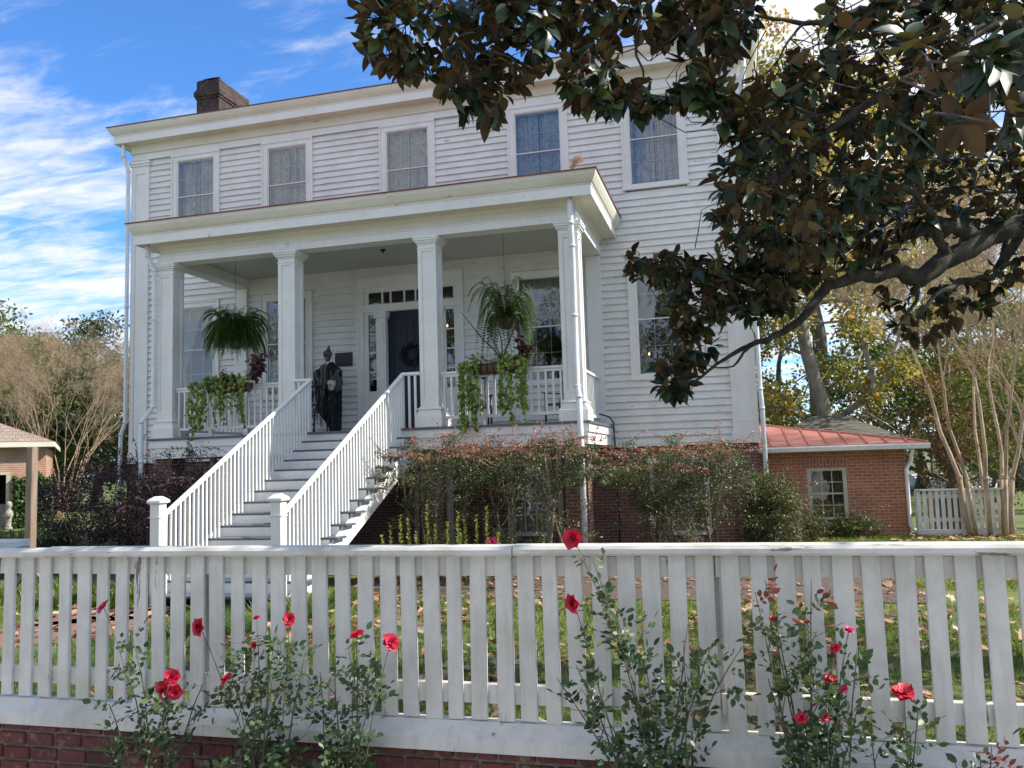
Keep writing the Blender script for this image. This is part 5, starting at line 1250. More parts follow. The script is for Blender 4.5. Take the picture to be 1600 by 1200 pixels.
m = LocalMB(); m.add([(-12, 0, lz), (0, 0, lz), (0, 2*run, lz), (-12, 2*run, lz), (-run, run, zrr), (-12, run, zrr)], [(0, 1, 4, 5), (1, 2, 4), (2, 3, 5, 4)])
m.build('roof', SHG, lb); LocalMB().box(-12, -.01, -.02, .01, lz-.19, lz-.005).box(-.03, 0, .01, 2*run-.4, lz-.19, lz-.005).build('fascia', CREAM, lb)
LocalMB().box(-12, -.04, .02, .45, lz-.20, lz-.17).build('soffit', CREAM, lb)
m = LocalMB(); m.box(ox1, wxr, ly, ly+.25, 0, lz-.2); m.box(-12, ox1-.9, ly, ly+.25, 0, lz-.2); m.box(ox1-.9, ox1, ly, ly+.25, oz1, lz-.2); m.box(wxr-.25, wxr, ly+.25, ly+8, 0, lz-.2)
m.build('brick_wall', BRICK_L, lb)
LocalMB().box(ox1-.95, ox1-.84, ly-.03, ly+.1, 0, oz1).box(ox1-.06, ox1+.06, ly-.03, ly+.1, 0, oz1).box(ox1-.95, ox1+.06, ly-.035, ly+.1, oz1, oz1+.09).build('door_frame', OFFW, lb)
LocalMB().box(ox1-.83, ox1-.07, ly+.02, ly+.06, 0, .95).build('half_door', GREYWOOD, lb)
LocalMB().box(-12, wxr-.3, ly+2, ly+2.1, 0, 2.2).build('dark_interior', DARKIN, lb)
def wl(px, py, off):
    u_, z_ = wallpt(px, py, off); return np.array([lc[0]-uy*off+ux*u_, lc[1]+ux*off+uy*u_, z_])
# ivy growing up the corner of the outbuilding
cl = Cloud(); rv = np.random.default_rng(9); n = 5000; uu = rv.uniform(wallpt(20, 800)[0], wallpt(80, 800)[0], n); zz_ = rv.uniform(0, 1, n)*(wallpt(50, 742)[1]+.15*np.sin(uu*7)); of = .28-rv.random(n)*.45
pos = np.stack([lc[0]-uy*of+ux*uu, lc[1]+ux*of+uy*uu, zz_], 1); X, Y_, Z_ = frames(rand_dirs(rv, n, -.3), rand_dirs(rv, n)+np.array([.5, -.6, .5])); cl.put(*HEART, pos, X, Y_, Z_, rv.uniform(.06, .12, n))
iv = empty('ivy', tuple(wl(50, 820, .2)*[1, 1, 0]), 'thick green ivy climbing the corner of the left brick outbuilding', 'ivy'); cl.build('leaves', leaf_mat('ivy_leaf', [(0, (.02, .045, .015)), (.7, (.05, .10, .025)), (1, (.16, .2, .06))], .4, .2), iv)
# small cream notice box on its wall
nb = wl(25, 770, .28)
mbx = empty('wall_box', tuple(nb), 'small white box with a dark lid on the left outbuilding wall', 'box', rz=ROT)
MB().box(nb[0]-.14, nb[0]+.14, nb[1]-.06, nb[1]+.06, nb[2]-.22, nb[2]+.0).build('body', TRIM, mbx); MB().box(nb[0]-.15, nb[0]+.15, nb[1]-.07, nb[1]+.065, nb[2]+.002, nb[2]+.12).build('lid', simple('dark_green_box_paint', (.02, .035, .03), .5), mbx)
# stone garden statue
sp = wl(13, 838, -.5); st = MB().lathe([(.14, 0), (.14, .08), (.10, .12), (.09, .3), (.12, .45), (.16, .55), (.13, .68), (.07, .76), (.06, .80), (.10, .86), (.11, .95), (.08, 1.03), (.02, 1.07)], (float(sp[0]), float(sp[1]), 0), 12)
for sx in (-1, 1): st.tube([(sp[0]+sx*.12, sp[1], .66), (sp[0]+sx*.17, sp[1]-.08, .5), (sp[0]+sx*.03, sp[1]-.14, .48)], [.04, .035, .03], 7)
tag(st.build('garden_statue', simple('lichened_stone', (.30, .28, .23), .9, .4, 15, bmp=.6), smooth=True, loc=(float(sp[0]), float(sp[1]), 0)), 'small weathered stone figure standing by the left outbuilding door', 'statue')
# wooden post with diagonal braces
pp = atZ(45, 945, 0); pz = float(atY(45, 699, pp[1])[2]); OAK = bark_mat('grey_brown_post', (.17, .12, .085), (.30, .23, .17), 5, (4, 4, .3), .004)
wp = empty('timber_post', (pp[0], pp[1], 0), 'tall square timber post on a braced foot in the lawn at the left', 'post')
MB().cbox(pp[0]-.06, pp[0]+.06, pp[1]-.06, pp[1]+.06, 0, pz, .006).build('shaft', OAK, wp)
for sx in (-1, 1): MB().beam((pp[0]+sx*.06, pp[1], .52), (pp[0]+sx*.50, pp[1], .06), .05, .08).build('brace', OAK, wp)
MB().cbox(pp[0]-.55, pp[0]+.55, pp[1]-.06, pp[1]-.0+.06, .0, .05, .004).cbox(pp[0]-.05, pp[0]+.05, pp[1]-.5, pp[1]-.065, .0, .05, .004).build('foot', OAK, wp)
# ------------------------------------------------------------------ shrubs against the house
STEM = bark_mat('shrub_stem', (.10, .065, .045), (.24, .18, .13), 14, (1, 1, .3), .003)
L_PURP = leaf_mat('purple_shrub_leaf', [(0, (.018, .012, .016)), (.5, (.04, .022, .03)), (.85, (.07, .03, .04)), (1, (.16, .045, .05))], .5, .2)
L_PINK = leaf_mat('green_and_pink_shrub_leaf', [(0, (.04, .06, .02)), (.35, (.10, .125, .04)), (.62, (.20, .21, .09)), (.78, (.24, .13, .09)), (.92, (.45, .17, .14)), (1, (.62, .28, .24))], .5, .3)
L_TIPS = leaf_mat('pink_new_growth', [(0, (.12, .10, .04)), (.3, (.26, .10, .09)), (.6, (.50, .15, .17)), (.85, (.62, .34, .33)), (1, (.28, .31, .14))], .5, .35)
L_LORO = leaf_mat('loropetalum_green', [(0, (.025, .04, .015)), (.4, (.06, .085, .03)), (.75, (.11, .14, .055)), (.93, (.24, .27, .15)), (1, (.20, .08, .07))], .4, .25)
L_OLIVE = leaf_mat('grey_green_shrub_leaf', [(0, (.04, .055, .02)), (.7, (.11, .125, .045)), (1, (.20, .19, .08))], .5, .25)
L_BOX = leaf_mat('hedge_leaf', [(0, (.05, .08, .015)), (.7, (.12, .17, .035)), (1, (.2, .24, .06))], .5, .25)
def shrub(name, lab, x0, x1, yc, ry, z0, z1, seed, lm, nst=7, ncl=120, per=70, lsize=.03, sprays=60, group=None, base=None, bottom=.0, cr=(.10, .24), tips=None, ragged=.0):
    """stems rising from the ground into a cloud of small leaves between z0 and z1, with thin arching sprays on top"""
    rng = np.random.default_rng(seed); xm = (x0+x1)/2; rx = (x1-x0)/2
    e = empty(name, (xm, yc, 0), lab, 'shrub', group)
    cen = []; rad = []; st = MB()
    while len(cen) < ncl:
        v = rng.uniform(-1, 1, 3)
        if abs(v[0])**3+abs(v[1])**2+abs(v[2])**3 > 1: continue
        z_ = (z0+z1)/2+v[2]*(z1-z0)/2-(ragged*rng.random()**3*(rng.random() < .5))
        cen.append(np.array([xm+v[0]*rx, yc+v[1]*ry, z_+.10*math.sin(v[0]*9+seed)+.09*math.sin(v[0]*23+2*seed)])); rad.append(rng.uniform(*cr))
    bases = base or [xm+rng.uniform(-.75, .75)*rx for _ in range(nst)]
    for i, bx in enumerate(bases):
        p0 = np.array([bx, yc+rng.uniform(-.3, .3)*ry, 0]); near = sorted(cen, key=lambda c: abs(c[0]-bx)+rng.uniform(0, .5))[:9]
        fk = p0+np.array([rng.uniform(-.2, .2), rng.uniform(-.1, .1), max(.35, z0*.75)]); r0 = rng.uniform(.018, .032)
        st.tube([p0, (p0+fk)/2+rng.normal(0, .05, 3), fk], [r0, r0*.85, r0*.7], 6)
        for c in near: st.tube([fk, (fk+c)/2+rng.normal(0, .09, 3), c], [r0*.55, r0*.35, .004], 4, cap=False)
    cl = Cloud(); clump_leaves(rng, cl, cen, rad, per, lsize); c2 = Cloud() if tips else cl
    # arching sprays
    for i in range(sprays):
        c = cen[rng.integers(0, len(cen))]
        if tips and c[2] < (z0+z1)/2: continue
        d = unit(np.array([rng.normal(0, 1), rng.normal(-.3, .6), rng.uniform(.0, .9)])); L_ = rng.uniform(.2, .85)
        t_ = np.linspace(0, 1, 6)[:, None]; P = c+d*L_*t_+np.array([0, 0, -.28*L_])*t_**2; P[:, 2] += .05
        st.tube(P, .0035, 3, cap=False); n = 22; q = rng.uniform(.1, 1, n); idx = q*5; lo = np.clip(idx.astype(int), 0, 4); pp = P[lo]+(P[lo+1]-P[lo])*(idx-lo)[:, None]+rng.normal(0, .012, (n, 3))
        X, Y_, Z_ = frames(unit(rng.normal(size=(n, 3))), unit(rng.normal(size=(n, 3))+np.array([0, 0, .6]))); cl.put(*LEAF4, pp, X, Y_, Z_, rng.uniform(.8, 1.3, n)*lsize) if not tips else c2.put(*LEAF4, pp, X, Y_, Z_, rng.uniform(.8, 1.3, n)*lsize)
    if tips: c2.build('new_growth', tips, e)
    st.build('stems', STEM, e, True); cl.build('foliage', lm, e); return e
GR = 'red and green shrubs along the house front'
Yh = -4.2
def XX(px, Y=Yh): return float(atY(px, 740, Y)[0])
def ZZ(px, py, Y=Yh): return float(atY(px, py, Y)[2])
shrub('loropetalum_shrub', 'pruned shrub with bare forked stems and pinkish top, right beside the front stairs', XX(586), XX(790), Yh, .6, ZZ(650, 762), ZZ(650, 694), 101, L_LORO, ncl=120, per=110, lsize=.038, sprays=230, group=GR, tips=L_TIPS, ragged=1.5, cr=(.06, .26), base=[XX(640), XX(665), XX(690), XX(655)])
shrub('loropetalum_shrub', 'pruned shrub with bare forked stems before the basement window under the porch', XX(715), XX(958), Yh+.1, .6, ZZ(840, 764), ZZ(840, 690), 102, L_LORO, ncl=145, per=110, lsize=.038, sprays=280, group=GR, tips=L_TIPS, ragged=1.5, cr=(.06, .26), base=[XX(788), XX(775), XX(850), XX(722), XX(870)])
shrub('loropetalum_shrub', 'fuller dark shrub with pink tips in front of the exposed basement window', XX(945, -2.6), XX(1185, -2.6), -2.4, .8, ZZ(1060, 790, -2.4), ZZ(1060, 692, -2.4), 103, L_LORO, ncl=200, per=115, lsize=.040, sprays=300, group=GR, tips=L_TIPS, ragged=.7, base=[XX(1010, -2.4), XX(1050, -2.4), XX(1045, -2.4), XX(1110, -2.4), XX(1120, -2.4)], cr=(.14, .3))
shrub('loropetalum_shrub', 'low dark part-bare shrub leaning over the drive below the exposed basement window', XX(1000, -2.9), XX(1100, -2.9), -2.9, .5, .35, 1.2, 108, L_OLIVE, ncl=40, per=50, lsize=.04, sprays=30, group=GR)
shrub('feathery_shrub', 'grey-green feathery shrub at the right corner of the house', XX(1165, -1.6), XX(1244, -1.6), -1.5, .7, .1, ZZ(1210, 748, -1.6), 104, L_OLIVE, ncl=150, per=110, lsize=.05, sprays=110, cr=(.15, .3))
shrub('low_shrub', 'low yellow-green shrub at the foot of the brick outbuilding wall', 8.9, 10.2, 2.9, .3, .05, .34, 105, L_BOX, ncl=45, per=60, lsize=.05, sprays=60, group='low shrubs by the brick outbuilding')
shrub('low_shrub', 'small dark shrub between the house corner and the outbuilding window', 8.0, 8.9, 1.8, .4, .05, .6, 106, L_OLIVE, ncl=45, per=60, lsize=.05, sprays=50, group='low shrubs by the brick outbuilding')
Yl = -3.9
shrub('purple_shrub', 'large dark purple shrub left of the front stairs under the porch', XX(215, Yl), XX(368, Yl), Yl, .8, .15, ZZ(290, 705, Yl), 111, L_PURP, ncl=230, per=85, lsize=.042, sprays=130, group='dark purple shrubs left of the stairs', cr=(.14, .32))
Yl = -3.0
shrub('purple_shrub', 'wide dark purple shrub beyond the left corner of the house', XX(78, Yl), XX(262, Yl), Yl, 1.0, .15, ZZ(170, 716, Yl), 112, L_PURP, ncl=260, per=85, lsize=.048, sprays=130, group='dark purple shrubs left of the stairs', cr=(.16, .36))
# clipped hedge and ivy at the far left
hx0, hx1 = -13., -5.9
cl = Cloud(); rng = np.random.default_rng(7); n = 16000; pos = np.stack([rng.uniform(hx0, hx1, n), rng.uniform(-4.7, -3.6, n), rng.uniform(.02, .88, n)], 1)
edge = (pos[:, 1] < -4.5) | (pos[:, 2] > .74); pos = pos[edge | (rng.random(n) < .2)]; n = len(pos); X, Y_, Z_ = frames(rand_dirs(rng, n, .3), rand_dirs(rng, n, .6)); cl.put(*LEAF4, pos, X, Y_, Z_, rng.uniform(.05, .10, n))
hd_ = empty('clipped_hedge', ((hx0+hx1)/2, -4.1, 0), 'low clipped green hedge in front of the left brick outbuilding', 'hedge')
cl.build('foliage', L_BOX, hd_)
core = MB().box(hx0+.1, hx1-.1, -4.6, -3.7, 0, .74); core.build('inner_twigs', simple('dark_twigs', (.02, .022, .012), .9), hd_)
# green spikes in the mulch bed
L_SPK = leaf_mat('yellow_green_spike_leaf', [(0, (.12, .16, .03)), (.6, (.26, .30, .07)), (1, (.42, .42, .14))], .5, .3)
rg = np.random.default_rng(17)
for i, (px, py) in enumerate(((612, 818), (626, 806), (640, 812), (652, 832), (668, 790), (682, 820), (697, 816), (712, 800), (727, 812), (741, 806), (760, 790), (776, 834), (600, 838), (845, 838), (886, 832), (718, 828))):
    Y0 = -5.3+rg.uniform(-.5, .5); tp = atY(px, py, Y0); x = float(tp[0]); H = float(tp[2]); e = empty('spiky_perennial', (x, Y0, 0), 'upright yellow-green spike of whorled leaves in the mulch bed before the porch', 'plant', 'spiky perennials in the mulch bed')
    st = MB(); cl = Cloud(); lx_ = rg.uniform(-.04, .04); st.tube([(x, Y0, 0), (x+lx_, Y0, H*.5), (x+lx_*1.3, Y0, H)], [.008, .006, .003], 4); n = int(H*110)
    t_ = rg.uniform(.12, 1, n); pos = np.stack([x+lx_*1.2*t_, np.full(n, Y0), H*t_], 1); a = rg.uniform(0, 6.28, n); d = np.stack([np.cos(a), np.sin(a), np.full(n, .75)], 1)
    X, Y_, Z_ = frames(d, np.tile([[0, 0, 1.]], (n, 1))+rg.normal(0, .2, (n, 3))); cl.put(*LEAF4, pos, X, Y_, Z_, .075*(1.2-.5*t_))
    st.build('stem', L_BOX, e); cl.build('leaves', L_SPK, e)
# ------------------------------------------------------------------ grass, leaf litter
def inpoly(x, y, P):
    c = False; n = len(P); j = n-1
    for i in range(n):
        if (P[i][1] > y) != (P[j][1] > y) and x < (P[j][0]-P[i][0])*(y-P[i][1])/(P[j][1]-P[i][1]+1e-9)+P[i][0]: c = not c
        j = i
    return c
L_GRASS = leaf_mat('grass_blade', [(0, (.05, .10, .015)), (.5, (.13, .20, .03)), (.85, (.23, .29, .05)), (1, (.36, .33, .12))], .55, .35)
BL = (np.array([(0, -.05, 0), (0, .05, 0), (.55, .035, .06), (1, 0, .28), (.55, -.035, .06)]), [(0, 4, 3, 2, 1)])
rng = np.random.default_rng(1)
def scatter(n, x0, x1, y0, y1, avoid=()):
    p = np.stack([rng.uniform(x0, x1, n), rng.uniform(y0, y1, n), np.zeros(n)], 1)
    for a, b_, c, d in avoid: p = p[~((p[:, 0] > a) & (p[:, 0] < b_) & (p[:, 1] > c) & (p[:, 1] < d))]
    return p
cl = Cloud()
for n, ar, s in ((150000, (-7, 11, -12.6, -6.2), (.05, .10)), (40000, (8, 15, -5, 3.2), (.06, .12)), (26000, (-16, -7, -8, 2), (.07, .13))):
    p = scatter(n, *ar, avoid=((.9, 9.5, -6.1, 0),))
    if ar[0] == -7: p = p[[not inpoly(a[0], a[1], PTS) for a in p]]
    th = np.sin(p[:, 0]*1.3+.7*np.sin(p[:, 1]*2.1))+np.sin(p[:, 1]*1.9+p[:, 0]*.6); p = p[rng.random(len(p)) < np.clip(.7+.22*th, .15, 1)]
    n = len(p); a = rng.uniform(0, 6.28, n); d = np.stack([np.cos(a)*.45, np.sin(a)*.45, np.full(n, 1.)], 1); X, Y_, Z_ = frames(d, np.stack([-np.sin(a), np.cos(a), np.zeros(n)], 1)+np.stack([np.cos(a), np.sin(a), np.zeros(n)], 1)*.6)
    cl.put(*BL, p, X, Y_, Z_, rng.uniform(*s, n))
tag(cl.build('lawn_grass', L_GRASS, loc=(0, 0, 0)), 'green lawn grass behind the picket fence', 'grass', kind='stuff')
# liriope tufts along both sides of the path
cl = Cloud(); tuft = []
for (xa, xb, ya, yb, cnt) in ((1.1, 1.7, -8.2, -6.6, 26), (-4.4, -1.7, -7.6, -6.2, 70), (-1.75, -1.3, -7.6, -6.6, 10), (-9, -4, -8.0, -5.8, 70), (.3, 1.5, -9.2, -8.2, 20)):
    for i in range(cnt): tuft.append((rng.uniform(xa, xb), rng.uniform(ya, yb)))
for tx, ty in tuft:
    n = 60; a = rng.uniform(0, 6.28, n); sp = rng.uniform(.2, 1.0, n); p = np.stack([tx+.05*np.cos(a), ty+.05*np.sin(a), np.zeros(n)], 1); d = np.stack([np.cos(a)*sp, np.sin(a)*sp, np.full(n, 1.)], 1)
    X, Y_, Z_ = frames(d, np.stack([-np.cos(a), -np.sin(a), np.full(n, .5)], 1)); v = rng.uniform(.22, .38, n); cl.put(BL[0]*[1, .5, -1.3], BL[1], p, X, Y_, Z_, v)
tag(cl.build('border_grass', leaf_mat('border_grass_blade', [(0, (.05, .10, .015)), (.6, (.12, .20, .03)), (1, (.26, .32, .08))], .45, .3), loc=(0, 0, 0)), 'taller grassy tufts bordering the brick path', 'grass', kind='stuff')
L_DRY = leaf_mat('dry_fallen_leaf', [(0, (.16, .08, .045)), (.4, (.32, .18, .10)), (.8, (.48, .32, .20)), (1, (.55, .42, .30))], .8, .15)
cl = Cloud()
def litter(n, ar, s, zb=.03, avoid=(), only=None):
    p = scatter(n, *ar, avoid=avoid)
    if only: p = p[[inpoly(a[0], a[1], only) for a in p]]
    else: p = p[rng.random(len(p)) < np.clip(.55+.6*np.sin(p[:, 0]*1.7+1.5*np.sin(p[:, 1]*.9))*np.sin(p[:, 1]*1.3+p[:, 0]*.5), .08, 1)]
    n = len(p); p[:, 2] = zb+rng.uniform(0, .03, n); a = rng.uniform(0, 6.28, n)
    d = np.stack([np.cos(a), np.sin(a), rng.normal(0, .25, n)], 1); X, Y_, Z_ = frames(d, unit(np.stack([rng.normal(0, .35, n), rng.normal(0, .35, n), np.ones(n)], 1)))
    S = rng.uniform(*s, n); tv = MAPLE[0]*[1, 1, 2.2]; cl.put(tv, MAPLE[1], p, X, Y_, Z_, S)
litter(2400, (1.3, 11, -12.6, -6.0), (.07, .18), .05); litter(1500, (-9, 1.2, -12.5, -6.8), (.09, .20), only=PTS); litter(160, (-7, -2.2, -12.6, -5.5), (.09, .18), .05)
litter(1500, (.9, 9.5, -6.1, -.3), (.06, .14), .02); litter(500, (8, 15, -5, 3.2), (.08, .17), .04); litter(300, (10.8, 14, 1.6, 2.8), (.08, .16), .03)
tag(cl.build('fallen_leaves', L_DRY, loc=(0, 0, 0)), 'dry tan and rust fallen leaves scattered over lawn, path and bed', 'fallen leaves', kind='stuff')
# one red leaf lying on a stair tread
k = 9; yy_ = SY-k*TR+.1; cl = Cloud(); cl.put(MAPLE[0]*[1, 1, 2], MAPLE[1], np.array([[-.42, yy_, DK-k*RS+.012]]), *[np.array([v]) for v in ((1., .1, 0), (-.1, 1., 0), (0, 0, 1.))], np.array([.16])); 
tag(cl.build('fallen_leaf', simple('brown_leaf', (.12, .03, .02), .8), loc=(-.42, yy_, DK-k*RS)), 'single reddish brown leaf lying on a grey stair tread', 'leaf')
# ------------------------------------------------------------------ roses in front of the fence
L_ROSE = leaf_mat('rose_leaf', [(0, (.025, .05, .02)), (.6, (.05, .095, .035)), (.92, (.10, .15, .05)), (1, (.15, .15, .06))], .45, .2)
L_ROSER = leaf_mat('young_red_rose_leaf', [(0, (.12, .03, .025)), (1, (.22, .06, .04))], .5, .3)
PETAL = leaf_mat('crimson_petal', [(0, (.34, .002, .018)), (.6, (.52, .006, .035)), (1, (.56, .015, .06))], .55, .08)
PETALP = leaf_mat('magenta_petal', [(0, (.42, .01, .09)), (1, (.62, .04, .16))], .5, .25)
CANE = bark_mat('rose_cane', (.05, .06, .03), (.14, .12, .07), 20, (1, 1, .3), .002)
RLEAF = (np.array([(0, 0, 0), (.25, .22, .03), (.6, .25, .02), (1, 0, -.06), (.6, -.25, .02), (.25, -.22, .03)]), [(0, 3, 2, 1), (0, 5, 4, 3)])
def petal_tpl():
    v = []; f = []; nu, nv = 5, 5
    for i in range(nu):
        u_ = i/(nu-1)
        for j in range(nv):
            w_ = (j/(nv-1)-.5)*2; wid = .12+.42*math.sin(math.pi*min(1, u_*.62+.02))
            v.append((u_*(1-.30*w_*w_*u_) + (.16*u_ if j == 2 else 0), w_*wid, .30*u_**1.6*(-.6)+.22*w_*w_*u_+.04*math.sin(w_*5+i)))
    for i in range(nu-1):
        for j in range(nv-1): k_ = i*nv+j; f.append((k_, k_+1, k_+nv+1, k_+nv))
    return np.array(v), f
PT = petal_tpl()
def flower(c, face, s, parent, rng, mat=None, openn=1., name='rose_flower'):
    """semi-double rose: two open rings of pointed petals and a small heart"""
    face = unit(np.array(face, float)); cl = Cloud(); a0 = np.cross(face, [0, 0, 1.]); a0 = unit(a0 if np.linalg.norm(a0) > .05 else np.array([1., 0, 0])); a1 = np.cross(face, a0)
    for ring, (cnt, tilt, sc, off) in enumerate(((6, .15, 1., 0), (5, .55, .82, .5), (4, 1.0, .55, .2), (3, 1.3, .38, .8))):
        for k in range(cnt):
            a = 2*math.pi*(k+off)/cnt+rng.uniform(-.2, .2); r_ = a0*math.cos(a)+a1*math.sin(a); tl = tilt/openn+rng.uniform(-.15, .15)
            d = r_*math.cos(tl)+face*math.sin(tl); up = face*math.cos(tl)-r_*math.sin(tl)
            X, Y_, Z_ = frames(np.array([d]), np.array([up])); S = s*sc*rng.uniform(.85, 1.15)
            cl.put(*PT, np.array([c]), X, Y_, Z_, np.array([[S, S*1.15, S]]))
    o = cl.build(name, mat or PETAL, parent, True)
    MB().blob(tuple(np.array(c)-face*s*.12), (s*.16, s*.16, s*.16), 8, 6).build('calyx', CANE, o, True); return o
def rose_bush(lab, bx, by, seed, flowers, tips, nextra, spread, hmax, dens=1., red=()):
    rng = np.random.default_rng(seed); base = np.array([bx, by, 0.]); e = empty('rose_bush', tuple(base), lab, 'rose bush', 'rose bushes in front of the picket fence')
    st = MB(); pos = []; dr = []
    def cane(tip, r0=.0068, leafy=1.):
        b0 = base+np.array([rng.normal(0, .05), rng.normal(0, .04), 0]); tip = np.array(tip, float)
        if b0[1]+.0 < FY-.12 and tip[1] > FY-.06: tip[1] = FY-.06
        mid_ = b0*.5+tip*.5+np.array([(b0[0]-tip[0])*.18, -.03, .08])+rng.normal(0, .02, 3); k = 10; t_ = np.linspace(0, 1, k)[:, None]
        P = b0*(1-t_)**2+2*mid_*t_*(1-t_)+tip*t_**2; P += rng.normal(0, .004, P.shape)*np.minimum(1, 4*t_*(1-t_)); P[-1] = tip
        st.tube(P, list(np.linspace(r0, r0*.35, k)), 5)
        L_ = np.linalg.norm(tip-b0); n = int(L_/.072*leafy*dens)
        for q in rng.uniform(.22, .97, n):
            idx = q*(k-1); lo = min(int(idx), k-2); pos.append(P[lo]+(P[lo+1]-P[lo])*(idx-lo)); dr.append(P[lo+1]-P[lo])
        for q in rng.uniform(.35, .9, int(3*leafy)):           # side shoots
            idx = q*(k-1); lo = int(idx); p = P[lo]; d = unit(unit(P[min(lo+1, k-1)]-P[lo])+rng.normal(0, .6, 3)); d[1] *= .5; l = rng.uniform(.06, .2); p2 = p+d*l; p2[1] = min(p2[1], FY-.07)
            st.tube([p, (p+p2)/2+rng.normal(0, .008, 3), p2], [.0025, .002, .0013], 4)
            for w_ in rng.uniform(.3, 1, 3): pos.append(p+(p2-p)*w_); dr.append(d)
        return P
    for c, face, s, mt, op in flowers:
        P = cane(np.array(c)-unit(np.array(face, float))*s*.25, .0055, .7); flower(c, face, s, e, rng, mt, op)
    for t_ in tips: cane(t_)
    for i in range(nextra):
        a = rng.uniform(-1, 1); cane((bx+a*spread, by+rng.uniform(-.15, .2), hmax*rng.uniform(.45, 1)*(1-.25*abs(a))))
    # pinnate leaves, five leaflets each
    cl = Cloud(); clr = Cloud(); n = len(pos); pos = np.array(pos); dr = unit(np.array(dr))
    out = unit(rng.normal(size=(n, 3))*[1, .8, .6]+dr*.4+np.array([0, -.1, .1])); L_ = rng.uniform(.07, .12, n); end = pos+out*L_[:, None]
    end[:, 1] = np.minimum(end[:, 1], FY-.03)
    isred = np.zeros(n, bool)
    for rp in red: isred |= np.linalg.norm(pos-np.array(rp), axis=1) < .09
    up = unit(rng.normal(0, .5, (n, 3))+np.array([0, -.35, .8])); X, Y_, Z_ = frames(out, up)
    for i in range(0, n, 2): st.tube([pos[i], end[i]], [.0012, .0008], 3, cap=False)
    for (f_, ang, sz) in ((1., 0, 1.), (.62, 1.05, .85), (.62, -1.05, .85), (.3, 1.15, .7), (.3, -1.15, .7)):
        d = X*math.cos(ang)+Y_*math.sin(ang); pp = pos+out*(L_*f_)[:, None]; jit = unit(up+rng.normal(0, .25, (n, 3))); x2, y2, z2 = frames(d, jit); S = sz*rng.uniform(.030, .058, n)
        S3 = np.stack([S, S*1.15, S], 1)
        cl.put(*RLEAF, pp[~isred], x2[~isred], y2[~isred], z2[~isred], S3[~isred])
        if isred.any(): clr.put(*RLEAF, pp[isred], x2[isred], y2[isred], z2[isred], S3[isred])
    st.build('canes', CANE, e, True); cl.build('leaves', L_ROSE, e)
    if isred.any(): clr.build('young_leaves', L_ROSER, e)
    return e
def fl(px, py, Y, size_px, face=(0, -1, .3), mt=None, op=1.):
    p = atY(px, py, Y); dist = float((p-CAM)@CF); return (p, face, size_px*.7/FPX*dist, mt, op)
def tp(px, py, Y=-13.85): return atY(px, py, Y)
rose_bush('leftmost rose bush with clustered crimson blooms and one long cane to a magenta bloom', float(tp(255, 1150, -13.95)[0]), -13.98, 201,
    [fl(160, 948, -13.72, 16, (-.7, -.2, .6), PETALP, 1.3), fl(268, 1058, -13.95, 19, (.2, -1, .5)), fl(255, 1080, -13.97, 22, (-.3, -1, -.1)), fl(274, 1082, -13.99, 17, (.4, -1, -.3))],
    [tp(205, 990, -13.8), tp(325, 1050), tp(170, 1100)], 5, .24, .5)
rose_bush('rose bush of tall canes with several small blooms just right of the left post', float(tp(420, 1150, -13.9)[0]), -13.95, 202,
    [fl(309, 980, -13.75, 19, (-.4, -1, .1)), fl(401, 966, -13.8, 8, (0, -.5, 1), None, .45), fl(452, 968, -13.8, 15, (.5, -.9, .3)), fl(397, 1008, -13.85, 8, (0, -1, .4), None, .5), fl(354, 1060, -13.95, 16, (-.4, -.5, .7), None, 1.2)],
    [tp(430, 990), tp(480, 1010), tp(350, 1030), tp(450, 1040)], 6, .28, .55)
rose_bush('leafy rose bush below two crimson blooms at the centre left of the fence', float(tp(545, 1180, -13.9)[0]), -13.95, 203,
    [fl(558, 990, -13.85, 15, (-.2, -.4, 1), None, 1.3), fl(611, 1003, -13.85, 19, (.6, -.7, .35))],
    [tp(500, 1050), tp(595, 1060), tp(520, 1020), tp(560, 1030)], 8, .2, .58, .95)
rose_bush('wide rose bush at the centre with two crimson blooms on long arching canes', float(tp(1040, 1190, -13.9)[0]), -13.98, 204,
    [fl(894, 840, -13.80, 22, (-.2, -1, .1)), fl(894, 943, -13.85, 20, (-.7, -.8, -.1)), fl(1068, 1003, -13.75, 3, (0, -.5, 1), None, .5)],
    [tp(925, 870, -13.8), tp(960, 945, -13.8), tp(1000, 960), tp(1075, 975), tp(900, 1040), tp(870, 1060), tp(940, 1110), tp(1115, 1000), tp(1160, 1010)], 11, .38, .55, 1.)
rose_bush('tall open rose bush at the right with reddish young tips and several small faded blooms', float(tp(1260, 1190, -13.9)[0]), -13.98, 205,
    [fl(1262, 972, -13.8, 7, (0, -.5, 1), None, .6), fl(1207, 966, -13.8, 7, (0, -.6, .8), None, .8), fl(1327, 984, -13.8, 11, (.4, -.4, .8), PETALP, 1.2), fl(1305, 1012, -13.85, 12, (-.4, -.6, .7), None, 1.2), fl(1297, 1060, -13.9, 14, (-.2, -.5, .9), None, .7), fl(1318, 1076, -13.9, 10, (.4, -.8, -.2), PETALP), fl(1252, 1121, -13.95, 13, (-.3, -.8, .5)), fl(1288, 1119, -13.95, 12, (.4, -.8, .3))],
    [tp(1195, 905, -13.75), tp(1268, 905, -13.75), tp(1180, 925, -13.8), tp(1340, 1010), tp(1350, 1080), tp(1200, 1060)], 9, .32, .52, 1., red=[tp(1195, 910, -13.75), tp(1266, 908, -13.75), tp(1180, 930, -13.8)])
rose_bush('thin rose bush with one large open crimson bloom on a bare cane at the right', float(tp(1385, 1190, -13.9)[0]), -13.98, 206,
    [fl(1413, 1082, -13.90, 26, (.1, -.45, .9), None, 1.35)], [tp(1435, 1105, -13.85), tp(1360, 1140)], 3, .10, .38, .8)
